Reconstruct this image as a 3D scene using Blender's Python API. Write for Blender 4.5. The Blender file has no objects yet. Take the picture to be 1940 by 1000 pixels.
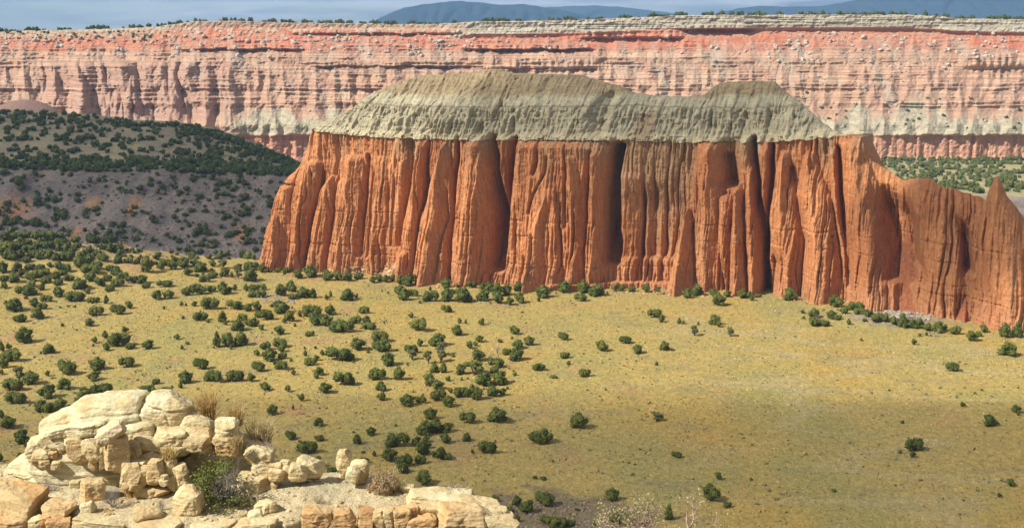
import bpy, math, random
import numpy as np
from mathutils import Vector

# ---------------------------------------------------------------- camera, sky, sun, exposure
CAMZ, FPX, CX, CY, HZ = 80.0, 2400.0, 970.0, 500.0, 52.0
PITCH = math.atan((CY - HZ) / FPX)
scene = bpy.context.scene
COL = scene.collection
cam_d = bpy.data.cameras.new('camera')
cam_d.sensor_width = 36.0
cam_d.lens = 36.0 * FPX / 1940.0
cam_d.clip_start = 0.5
cam_d.clip_end = 40000.0
cam = bpy.data.objects.new('camera', cam_d)
COL.objects.link(cam)
cam.location = (0, 0, CAMZ)
cam.rotation_euler = (math.pi / 2 - PITCH, 0, 0)
scene.camera = cam

SUN_EL = math.radians(43.0)
SUN_AZ = math.radians(26.0)          # measured from due left towards the viewer's back
TO_SUN = Vector((-math.cos(SUN_AZ) * math.cos(SUN_EL), -math.sin(SUN_AZ) * math.cos(SUN_EL), math.sin(SUN_EL)))
sun_d = bpy.data.lights.new('sun', 'SUN')
sun_d.energy = 5.0
sun_d.angle = math.radians(0.5)
sun_d.color = (1.0, 0.955, 0.87)
sun = bpy.data.objects.new('sun', sun_d)
COL.objects.link(sun)
sun.rotation_euler = TO_SUN.to_track_quat('Z', 'Y').to_euler()

world = bpy.data.worlds.new('World')
scene.world = world
world.use_nodes = True
nt = world.node_tree
nt.nodes.clear()
wo = nt.nodes.new('ShaderNodeOutputWorld')
bg = nt.nodes.new('ShaderNodeBackground')
sky = nt.nodes.new('ShaderNodeTexSky')
sky.sky_type = 'NISHITA'
sky.sun_disc = False
sky.sun_elevation = SUN_EL
sky.sun_rotation = math.atan2(TO_SUN.x, TO_SUN.y)
sky.altitude = 1800.0
bg.inputs['Strength'].default_value = 0.072
tc = nt.nodes.new('ShaderNodeTexCoord')
mp = nt.nodes.new('ShaderNodeMapping')
mp.inputs['Scale'].default_value = (5.0, 5.0, 46.0)
mp.inputs['Location'].default_value = (0.35, 0.0, 1.7)
cn = nt.nodes.new('ShaderNodeTexNoise')
cn.inputs['Scale'].default_value = 1.0
cn.inputs['Detail'].default_value = 5.0
cn.inputs['Roughness'].default_value = 0.5
cr = nt.nodes.new('ShaderNodeValToRGB')
cr.color_ramp.elements[0].position = 0.30
cr.color_ramp.elements[1].position = 0.55
cl = nt.nodes.new('ShaderNodeTexNoise')
cl.inputs['Scale'].default_value = 1.7
cl.inputs['Detail'].default_value = 4.0
clr = nt.nodes.new('ShaderNodeValToRGB')
clr.color_ramp.elements[0].position = 0.42
clr.color_ramp.elements[0].color = (2.7, 2.9, 3.4, 1)
clr.color_ramp.elements[1].position = 0.60
clr.color_ramp.elements[1].color = (8.0, 7.7, 7.8, 1)
mx = nt.nodes.new('ShaderNodeMixRGB')
L = nt.links.new
L(tc.outputs['Generated'], mp.inputs['Vector'])
L(mp.outputs['Vector'], cn.inputs['Vector'])
L(mp.outputs['Vector'], cl.inputs['Vector'])
L(cn.outputs['Fac'], cr.inputs['Fac'])
L(cl.outputs['Fac'], clr.inputs['Fac'])
L(cr.outputs['Color'], mx.inputs['Fac'])
L(sky.outputs['Color'], mx.inputs['Color1'])
L(clr.outputs['Color'], mx.inputs['Color2'])
L(mx.outputs['Color'], bg.inputs['Color'])
L(bg.outputs['Background'], wo.inputs['Surface'])

scene.view_settings.view_transform = 'Standard'
scene.view_settings.look = 'None'
scene.view_settings.exposure = 0.57
scene.view_settings.gamma = 1.0
scene.cycles.max_bounces = 4
scene.cycles.diffuse_bounces = 2
scene.cycles.volume_bounces = 0
scene.cycles.transparent_max_bounces = 8
scene.cycles.sample_clamp_indirect = 4.0

# ---------------------------------------------------------------- helpers
rng = np.random.default_rng(7)
random.seed(7)
_perm = np.random.default_rng(11).permutation(512).astype(np.int64)
_grad = np.random.default_rng(12).normal(size=(512, 3))
_grad /= np.linalg.norm(_grad, axis=1, keepdims=True)

_gx, _gy, _gz = [np.ascontiguousarray(_grad[:, k]).astype(np.float32) for k in range(3)]
_perm = _perm.astype(np.int32)

def perlin(x, y=0.0, z=0.0):
    flat = np.ndim(z) == 0
    x, y = np.broadcast_arrays(np.asarray(x, np.float32), np.asarray(y, np.float32)) if flat else np.broadcast_arrays(np.asarray(x, np.float32), np.asarray(y, np.float32), np.asarray(z, np.float32))[:2]
    z = np.asarray(z, np.float32)
    if not flat:
        z = np.broadcast_to(z, x.shape)
    xi, yi, zi = np.floor(x), np.floor(y), np.floor(z)
    xf, yf, zf = x - xi, y - yi, z - zi
    xi, yi, zi = xi.astype(np.int32), yi.astype(np.int32), zi.astype(np.int32)
    u, v, w = [t * t * t * (t * (t * 6 - 15) + 10) for t in (xf, yf, zf)]
    px = [_perm[(xi + d) & 511] for d in (0, 1)]
    pxy = [[_perm[(p + yi + d) & 511] for d in (0, 1)] for p in px]
    out = []
    for dz in (0, 1):
        r = []
        for dy in (0, 1):
            c = []
            for dx in (0, 1):
                h = _perm[(pxy[dx][dy] + zi + dz) & 511]
                c.append(_gx[h] * (xf - dx) + _gy[h] * (yf - dy) + _gz[h] * (zf - dz))
            r.append(c[0] + (c[1] - c[0]) * u)
        out.append(r[0] + (r[1] - r[0]) * v)
    return 1.6 * (out[0] + (out[1] - out[0]) * w)

def fbm(x, y=0.0, z=0.0, octaves=4, gain=0.5):
    a, t, f = 1.0, 0.0, 1.0
    for i in range(octaves):
        t = t + a * perlin(np.asarray(x) * f + 17.3 * i, np.asarray(y) * f + 5.1 * i, np.asarray(z) * f - 9.7 * i)
        a *= gain
        f *= 2.03
    return t

def sstep(a, b, x):
    t = np.clip((np.asarray(x, float) - a) / (b - a), 0, 1)
    return t * t * (3 - 2 * t)

def lerp(a, b, t):
    return a + (b - a) * t

_cp, _sp = math.cos(PITCH), math.sin(PITCH)
def ray(px, py):
    a, b = (px - CX) / FPX, (CY - py) / FPX
    return np.array([a, _cp + b * _sp, -_sp + b * _cp])

def on_y(px, py, D):
    d = ray(px, py)
    t = D / d[1]
    return d[0] * t, CAMZ + d[2] * t

def at_depth(px, py, D):
    x, z = on_y(px, py, D)
    return np.array([x, D, z])

def interp(x, pts, col=1):
    p = sorted(pts)
    return np.interp(x, [q[0] for q in p], [q[col] for q in p])

# ---------------------------------------------------------------- materials
def new_mat(name, rough=0.9):
    m = bpy.data.materials.new(name)
    m.use_nodes = True
    t = m.node_tree
    b = t.nodes['Principled BSDF']
    b.inputs['Roughness'].default_value = rough
    b.inputs['Specular IOR Level'].default_value = 0.15
    return m, t, b

def node(t, kind, **kw):
    n = t.nodes.new(kind)
    for k, v in kw.items():
        if k in n.inputs:
            n.inputs[k].default_value = v
        else:
            setattr(n, k, v)
    return n

def ramp(t, stops):
    n = t.nodes.new('ShaderNodeValToRGB')
    e = n.color_ramp.elements
    while len(e) < len(stops):
        e.new(0.5)
    for el, (p, c) in zip(e, stops):
        el.position = p
        el.color = (*c, 1) if len(c) == 3 else c
    return n

def mixn(t, mode, fac, a, b):
    n = t.nodes.new('ShaderNodeMixRGB')
    n.blend_type = mode
    for i, v in ((0, fac), (1, a), (2, b)):
        if hasattr(v, 'is_linked'):
            t.links.new(v, n.inputs[i])
        elif isinstance(v, (int, float)):
            n.inputs[i].default_value = v
        else:
            n.inputs[i].default_value = (*v, 1)
    return n.outputs[0]

def coords(t, scale=(1, 1, 1)):
    c = t.nodes.new('ShaderNodeNewGeometry')
    m = t.nodes.new('ShaderNodeMapping')
    m.inputs['Scale'].default_value = scale
    t.links.new(c.outputs['Position'], m.inputs['Vector'])
    return m.outputs['Vector']

def noise_tex(t, scale_xyz, detail=4, rough=0.55, lo=0.3, hi=0.7):
    n = node(t, 'ShaderNodeTexNoise', Scale=1.0, Detail=detail, Roughness=rough)
    t.links.new(coords(t, scale_xyz), n.inputs['Vector'])
    r = ramp(t, [(lo, (0, 0, 0)), (hi, (1, 1, 1))])
    t.links.new(n.outputs['Fac'], r.inputs['Fac'])
    return r.outputs['Color'], n.outputs['Fac']

def bump(t, b, height, dist, strength=1.0, prev=None):
    n = node(t, 'ShaderNodeBump', Strength=strength, Distance=dist)
    t.links.new(height, n.inputs['Height'])
    if prev is not None:
        t.links.new(prev, n.inputs['Normal'])
    t.links.new(n.outputs['Normal'], b.inputs['Normal'])
    return n.outputs['Normal']

def attr(t, name='Col'):
    n = t.nodes.new('ShaderNodeAttribute')
    n.attribute_name = name
    return n.outputs['Color']

def rock_mat(name, specks, bumps, rough=0.92):
    """albedo from the mesh colour layer, varied by several noise layers; bump from noise layers"""
    m, t, b = new_mat(name, rough)
    c = attr(t)
    for sc, lo, hi, dark, light in specks:
        f, _ = noise_tex(t, sc, 5, 0.6, lo, hi)
        c = mixn(t, 'MULTIPLY', 1.0, c, mixn(t, 'MIX', f, dark, light))
    t.links.new(c, b.inputs['Base Color'])
    prev = None
    for sc, d in bumps:
        _, h = noise_tex(t, sc, 6, 0.62)
        prev = bump(t, b, h, d, 1.0, prev)
    return m

# ---------------------------------------------------------------- mesh output
def mesh_from(name, V, F, mat, parent=None, col=None, smooth=True, mats=None, fmat=None):
    """V (n,3), F (m,k) uniform faces or list of arrays"""
    me = bpy.data.meshes.new(name)
    V = np.asarray(V, np.float32)
    Fs = F if isinstance(F, list) else [F]
    Fs = [np.asarray(f, np.int32) for f in Fs if len(f)]
    me.vertices.add(len(V))
    me.vertices.foreach_set('co', V.ravel())
    loops = np.concatenate([f.ravel() for f in Fs])
    sizes = np.concatenate([np.full(len(f), f.shape[1], np.int32) for f in Fs])
    starts = np.concatenate([[0], np.cumsum(sizes)[:-1]]).astype(np.int32)
    me.loops.add(len(loops))
    me.loops.foreach_set('vertex_index', loops)
    me.polygons.add(len(sizes))
    me.polygons.foreach_set('loop_start', starts)
    me.polygons.foreach_set('use_smooth', np.full(len(sizes), smooth, bool))
    for mm in (mats or [mat]):
        me.materials.append(mm)
    if fmat is not None:
        me.polygons.foreach_set('material_index', np.asarray(fmat, np.int32))
    me.update(calc_edges=True)
    if col is not None:
        a = me.color_attributes.new('Col', 'FLOAT_COLOR', 'POINT')
        c = np.ones((len(V), 4), np.float32)
        c[:, :3] = col.reshape(-1, 3)
        a.data.foreach_set('color', c.ravel())
    o = bpy.data.objects.new(name, me)
    COL.objects.link(o)
    if parent is not None:
        o.parent = parent
    return o

def grid_faces(h, w):
    i = np.arange(h * w).reshape(h, w)
    return np.stack([i[:-1, :-1], i[:-1, 1:], i[1:, 1:], i[1:, :-1]], -1).reshape(-1, 4)

def grid_mesh(name, P, mat, parent=None, col=None, smooth=True, flip=False):
    h, w, _ = P.shape
    F = grid_faces(h, w)
    if flip:
        F = F[:, ::-1]
    return mesh_from(name, P.reshape(-1, 3), F, mat, parent, None if col is None else col.reshape(-1, 3), smooth)

def tag(o, label=None, cat=None, group=None, kind=None):
    for k, v in (('label', label), ('category', cat), ('group', group), ('kind', kind)):
        if v:
            o[k] = v
    return o

def empty(name, loc, label, cat, group=None):
    o = bpy.data.objects.new(name, None)
    o.empty_display_size = 0.3
    o.location = loc
    COL.objects.link(o)
    return tag(o, label, cat, group)

def C3(*c):
    return np.array(c, float)

def cmix(a, b, t):
    a, b = np.asarray(a, float), np.asarray(b, float)
    t = np.asarray(t)[..., None]
    return a * (1 - t) + b * t

def ico(sub=1):
    t = (1 + 5 ** 0.5) / 2
    v = [(-1, t, 0), (1, t, 0), (-1, -t, 0), (1, -t, 0), (0, -1, t), (0, 1, t), (0, -1, -t), (0, 1, -t), (t, 0, -1), (t, 0, 1), (-t, 0, -1), (-t, 0, 1)]
    f = [(0, 11, 5), (0, 5, 1), (0, 1, 7), (0, 7, 10), (0, 10, 11), (1, 5, 9), (5, 11, 4), (11, 10, 2), (10, 7, 6), (7, 1, 8), (3, 9, 4), (3, 4, 2), (3, 2, 6), (3, 6, 8), (3, 8, 9), (4, 9, 5), (2, 4, 11), (6, 2, 10), (8, 6, 7), (9, 8, 1)]
    v = [np.array(p) / np.linalg.norm(p) for p in v]
    for _ in range(sub):
        cache, nf = {}, []
        def mid_(a, b):
            k = (min(a, b), max(a, b))
            if k not in cache:
                m_ = v[a] + v[b]
                v.append(m_ / np.linalg.norm(m_))
                cache[k] = len(v) - 1
            return cache[k]
        for a, b, c in f:
            ab, bc, ca = mid_(a, b), mid_(b, c), mid_(c, a)
            nf += [(a, ab, ca), (b, bc, ab), (c, ca, bc), (ab, bc, ca)]
        f = nf
    return np.array(v), np.array(f)

ICO = {k: ico(k) for k in (0, 1, 2, 3, 4)}

# ---------------------------------------------------------------- terrain
RIDGE = [on_y(px, py, 690.0) for px, py in ((-700, 205), (-200, 206), (0, 208), (60, 212), (170, 217), (250, 228), (330, 231), (400, 243), (450, 261), (500, 281), (540, 299), (575, 320), (640, 326), (1300, 330), (1650, 336), (1940, 342), (2600, 342))]
EDGE = [on_y(px, py, 560.0) for px, py in ((-700, 316), (0, 319), (150, 323), (300, 323), (450, 328), (570, 331), (640, 345), (1300, 366), (1900, 371), (1940, 374), (2600, 380))]

def terrain_z(x, y):
    x, y = np.broadcast_arrays(np.asarray(x, float), np.asarray(y, float))
    zr = np.interp(x, [p[0] for p in RIDGE], [p[1] for p in RIDGE])
    ze = np.interp(x, [p[0] for p in EDGE], [p[1] for p in EDGE])
    near = np.interp(y, [-60, 2, 5, 9, 14, 20, 30, 60, 100, 140, 165, 190], [78.4, 78.4, 76.6, 73.0, 69.5, 66, 61, 42, 20, 4, 0.6, 0.0])
    und = 0.5 * fbm(x / 60.0, y / 60.0, 3.3, 3) * sstep(170, 230, y)
    near = near + 0.8 * fbm(x / 9.0, y / 9.0, 8.1, 3) * (1 - sstep(120, 190, y)) * sstep(4, 12, y)
    # knoll at the far left of the valley
    kx, kz = on_y(-40, 428, 425.0)
    d = np.hypot((x - kx) / 62.0, (y - 428.0) / 34.0)
    knoll = 10.0 * np.exp(-d * d * 1.1) * (1 + 0.25 * fbm(x / 14.0, y / 14.0, 1.0, 3))
    z = near + und + knoll
    # rubble bump right of the butte foot
    bx, bz = on_y(1700, 588, 341.0)
    d = np.hypot((x - bx) / 11.0, (y - 343.0) / 7.0)
    z = z + 2.6 * np.exp(-d * d * 1.2) * (1 + 0.3 * fbm(x / 3.0, y / 3.0, 1.5, 2))
    # drop behind the valley, then the dark slope, terrace and ridge
    z = lerp(z, -13.0 + 0 * z, sstep(432, 474, y))
    rib = 1.3 * fbm(x / 22.0, y / 70.0, 4.0, 5, 0.55)
    t = np.clip((y - 494.0 - 5.0 * rib) / (560.0 - 494.0), 0, 1)
    slope = -13.0 + (ze + 13.0) * t
    z = np.where(y > 474, np.where(t > 0, slope, z), z)
    z = z + np.where((y > 484) & (y < 560), 0.9 * rib * np.sin(np.pi * np.clip((y - 484) / 76, 0, 1)), 0)
    t2 = np.clip((y - 560.0) / 130.0, 0, 1)
    hill = ze + (zr - ze) * (t2 ** 0.85) + 1.6 * fbm(x / 35.0, y / 35.0, 6.0, 4) * np.sin(np.pi * t2)
    z = np.where(y > 560, hill, z)
    z = np.where(y > 690, lerp(zr, -13.0, sstep(690, 800, y)), z)
    # small bare purple hill beyond the ridge, far left
    px_, pz_ = on_y(40, 190, 765.0)
    d = np.hypot((x - px_) / 46.0, (y - 770.0) / 30.0)
    z = np.maximum(z, (pz_ + 13.0) * np.exp(-(d ** 2.2) * 0.9) - 13.0)
    z = np.where(y > 1150, lerp(-13.0, 58.0, sstep(1150, 1190, y)) + 0 * z, z)
    return z

def axis(knots):
    out = []
    for a, b, step in knots:
        out.append(np.arange(a, b, step))
    return np.concatenate(out)

xs = axis([(-6000, -1000, 250), (-1000, -430, 12), (-430, -240, 2.2), (-240, 240, 1.0), (240, 430, 2.2), (430, 1000, 12), (1000, 6001, 250)])
ys = axis([(-60, 150, 1.6), (150, 440, 0.8), (440, 700, 1.3), (700, 900, 3.0), (900, 1300, 12), (1300, 12001, 350)])
X, Y = np.meshgrid(xs, ys)
Zt = terrain_z(X, Y)
Zt = Zt + np.where(Y < 900, 0.10 * fbm(X / 2.3, Y / 2.3, 0.7, 2), 0)

def ground(px, py, D=None):
    """point of the ground seen at a photograph pixel"""
    d = ray(px, py)
    ts = np.linspace(150, 900, 260)
    for _ in range(3):
        P = d[None, :] * ts[:, None]
        below = (CAMZ + P[:, 2]) < zlook(P[:, 0], P[:, 1])
        i = int(np.argmax(below)) if below.any() else len(ts) - 1
        ts = np.linspace(ts[max(i - 1, 0)], ts[i], 14)
    q = d * ts[-1]
    return np.array([q[0], q[1], float(zlook(q[0], q[1]))])

def zlook(x, y):
    x, y = np.asarray(x, float), np.asarray(y, float)
    j = np.clip(np.searchsorted(xs, x) - 1, 0, len(xs) - 2)
    i = np.clip(np.searchsorted(ys, y) - 1, 0, len(ys) - 2)
    u = np.clip((x - xs[j]) / (xs[j + 1] - xs[j]), 0, 1)
    v = np.clip((y - ys[i]) / (ys[i + 1] - ys[i]), 0, 1)
    return (Zt[i, j] * (1 - u) + Zt[i, j + 1] * u) * (1 - v) + (Zt[i + 1, j] * (1 - u) + Zt[i + 1, j + 1] * u) * v

grass = C3(0.405, 0.30, 0.105)
gold = C3(0.42, 0.29, 0.088)
green = C3(0.32, 0.275, 0.10)
redsoil = C3(0.41, 0.235, 0.125)
greyp = C3(0.27, 0.22, 0.125)
tcol = cmix(grass, gold, sstep(-0.1, 0.7, fbm(X / 28.0, Y / 55.0, 2.0, 4)))
tcol = cmix(tcol, green, 0.75 * sstep(-0.05, 0.7, fbm(X / 34.0 + 9, Y / 50.0, 5.0, 4)))
tcol = cmix(tcol, greyp, 0.45 * sstep(0.3, 0.75, fbm(X / 18.0 + 3, Y / 9.0, 9.0, 4)))
leftness = sstep(60, -60, X)
tcol = cmix(tcol, redsoil, (0.2 + 0.5 * leftness) * sstep(0.28, 0.75, fbm(X / 14.0 - 4, Y / 22.0, 12.0, 4)))
slope_c = cmix(C3(0.265, 0.215, 0.20), C3(0.19, 0.155, 0.152), sstep(-0.4, 0.5, fbm(X / 12.0, Y / 12.0, 3.0, 4)))
for (px, py, w, h) in ((15, 395, 42, 40), (165, 385, 16, 26), (247, 388, 14, 34), (160, 440, 20, 22), (470, 440, 18, 30)):
    gx = [on_y(px, py, 528.0)[0]][0]
    gy = ground(px, py)[1]
    d = np.hypot((X - gx) / (w * 0.22), (Y - gy) / (h * 0.26)) + 0.45 * fbm(X / 3.0, Y / 3.0, 1.0, 3)
    slope_c = cmix(slope_c, C3(0.42, 0.215, 0.115), 0.8 * sstep(1.15, 0.45, d))
hill_c = cmix(C3(0.32, 0.255, 0.185), C3(0.37, 0.31, 0.19), sstep(-0.2, 0.6, fbm(X / 22.0, Y / 40.0, 7.0, 4)))
hill_c = cmix(hill_c, C3(0.40, 0.34, 0.17), sstep(120, 180, X) * 0.6)
tcol = cmix(tcol, slope_c, sstep(436, 462, Y))
tcol = cmix(tcol, hill_c, sstep(556, 566, Y))
tcol = cmix(tcol, C3(0.25, 0.155, 0.135), sstep(712, 735, Y) * (X < 0))
kx, _ = on_y(-40, 428, 425.0)
kd = np.hypot((X - kx) / 70.0, (Y - 430.0) / 26.0)
tcol = cmix(tcol, C3(0.27, 0.195, 0.12), 0.7 * sstep(1.2, 0.6, kd + 0.4 * fbm(X / 7.0, Y / 7.0, 4.0, 3)) * (Y < 460))
bx, _ = on_y(1700, 588, 341.0)
kd = np.hypot((X - bx) / 14.0, (Y - 343.0) / 9.0)
tcol = cmix(tcol, C3(0.30, 0.24, 0.18), sstep(1.2, 0.7, kd + 0.4 * fbm(X / 4.0, Y / 4.0, 4.0, 3)))
tcol = cmix(tcol, C3(0.27, 0.21, 0.14), sstep(186, 165, Y + 10 * fbm(X / 12, Y / 12, 2.0, 3)))
# rubbly bare patch below the ledge, bottom centre of the view
q = ground(1000, 985)
kd = np.hypot((X - q[0] - 4) / 17.0, (Y - q[1]) / 13.0)
tcol = cmix(tcol, C3(0.19, 0.145, 0.10), 0.85 * sstep(1.2, 0.7, kd + 0.5 * fbm(X / 5.0, Y / 5.0, 4.0, 3)))
# faint pale wash and wheel-worn track lines across the right of the valley
tcol = cmix(tcol, C3(0.42, 0.33, 0.18), 0.5 * sstep(0.16, 0.03, np.abs(fbm(X / 70.0 + 3, Y / 22.0, 21.0, 2))) * sstep(10, 60, X) * (Y < 420))

gm, t, b = new_mat('ground_dry_grass', 0.95)
c = attr(t)
f, _ = noise_tex(t, (0.9, 0.55, 0.9), 6, 0.7, 0.36, 0.66)
c = mixn(t, 'MULTIPLY', 1.0, c, mixn(t, 'MIX', f, (0.72, 0.74, 0.74), (1.18, 1.15, 1.06)))
f, _ = noise_tex(t, (2.6, 1.4, 2.6), 4, 0.7, 0.42, 0.62)
c = mixn(t, 'MULTIPLY', 1.0, c, mixn(t, 'MIX', f, (0.74, 0.80, 0.78), (1.12, 1.08, 1.02)))
f, _ = noise_tex(t, (0.16, 0.09, 0.16), 5, 0.65, 0.35, 0.7)
c = mixn(t, 'MULTIPLY', 0.8, c, mixn(t, 'MIX', f, (0.88, 0.93, 0.92), (1.1, 1.03, 0.98)))
t.links.new(c, b.inputs['Base Color'])
_, h = noise_tex(t, (1.6, 1.6, 1.6), 6, 0.7)
bump(t, b, h, 0.35, 0.8)
tag(grid_mesh('ground', np.stack([X, Y, Zt], -1), gm, None, tcol), 'dry yellow grassland valley floor with hills behind', None, None, 'structure')

# ---------------------------------------------------------------- red butte
PL, PR = ground(500, 512)[:2], ground(1940, 622)[:2]
T2 = (PR - PL) / np.linalg.norm(PR - PL)
N2 = np.array([T2[1], -T2[0]])             # towards the viewer
BEND_S = np.linspace(-30, 280, 200)
BEND_N = np.interp(BEND_S, [-30, -6, 22, 60, 100, 140, 185, 203, 216, 227, 240, 280], [-5, -5, -15, -13, -17, -27, -30, -25, -15, -9, -12, -15])
BEND_N = np.convolve(np.pad(BEND_N, 5, mode='edge'), np.ones(11) / 11, 'valid')
def bend(s):
    return np.interp(s, BEND_S, BEND_N)

def uv(px, py, n=0.0):
    """(along the butte, height) of a photograph pixel on the butte's face, n metres in front of it"""
    d = ray(px, py)
    b_ = 0.0
    for _ in range(4):
        o = PL + N2 * (n + b_)
        tt = (o @ N2) / (d[:2] @ N2)
        q = d[:2] * tt
        s = float((q - PL) @ T2)
        b_ = float(bend(s))
    return s, float(CAMZ + d[2] * tt)

def crop(ox, oy, sc, pts):
    return [(ox + x / sc, oy + y / sc) for x, y in pts]
A = lambda *p: crop(480, 120, 2.272, p)
B = lambda *p: crop(900, 120, 2.272, p)
E = lambda *p: crop(1300, 140, 1.9234, p)

def zline(pts, n=0.0):
    """edge polyline -> (z ascending, s)"""
    q = sorted([uv(px, py, n)[::-1] for px, py in pts])
    return np.array([a for a, _ in q]), np.array([b_ for _, b_ in q])

SIL = [(494, 535, -8), (500, 512, -8), (504, 478, -8), (512, 430, -8), (522, 385, -8), (529, 352, -8), (534, 342, -8), (542, 344, -8), (549, 346, -8), (560, 322, -9), (572, 303, -9), (580, 285, -9), (585, 256, -9), (590, 248, -9),
       (602, 236, -10), (640, 219, -12), (668, 205, -14), (690, 186, -17), (720, 170, -20), (760, 155, -23), (800, 143, -26), (870, 140, -27), (905, 138, -27), (918, 133, -27), (930, 131, -27), (945, 133, -27), (962, 139, -27), (1010, 141, -27), (1100, 143, -27), (1130, 154, -25), (1165, 163, -24), (1200, 177, -22), (1240, 183, -20), (1300, 184, -20),
       (1335, 180, -22), (1352, 164, -24), (1378, 156, -26), (1440, 154, -26), (1466, 156, -26), (1482, 172, -24), (1510, 190, -20), (1530, 208, -17), (1555, 232, -12), (1580, 249, -9), (1610, 255, -8), (1634, 259, -7), (1640, 275, -7), (1652, 302, -6), (1675, 318, -6), (1700, 334, -6), (1712, 341, -6), (1740, 337, -6), (1765, 340, -6), (1782, 352, -6), (1800, 356, -6), (1830, 364, -6), (1855, 372, -6), (1868, 378, -6), (1874, 358, -5), (1881, 345, -5), (1887, 333, -5), (1892, 334, -5), (1900, 352, -5), (1909, 372, -5), (1922, 388, -5), (1940, 411, -5), (1965, 440, -5), (1990, 500, -5), (2010, 570, -5), (2030, 640, -5)]
sil = np.array([uv(*p) for p in SIL])
s0, s1 = sil[0, 0], sil[-1, 0]
NS = 1560
S = np.linspace(s0, s1, NS)
ztop = np.interp(S, sil[:, 0], sil[:, 1])
ztop = ztop + np.where((S > uv(600, 300)[0]), 0.28 * fbm(S / 2.2, 0, 0, 3), 0.12 * fbm(S / 1.0, 0, 0, 2))
capl = np.array([uv(*p) for p in ((585, 250), (640, 256), (700, 262), (800, 266), (900, 268), (1000, 268), (1160, 268), (1180, 267), (1300, 272), (1400, 272), (1520, 268), (1560, 262), (1636, 257))])
zcap_all = np.interp(S, capl[:, 0], capl[:, 1]) + 0.55 * fbm(S / 4.0, 1.0, 0, 4)
iL, iR = np.searchsorted(S, uv(588, 250, -8)[0]), np.searchsorted(S, uv(1606, 258, -6)[0])
zcut = np.where((np.arange(NS) >= iL) & (np.arange(NS) <= iR), np.minimum(zcap_all, ztop - 0.2), ztop)
ZB = -6.0

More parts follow.
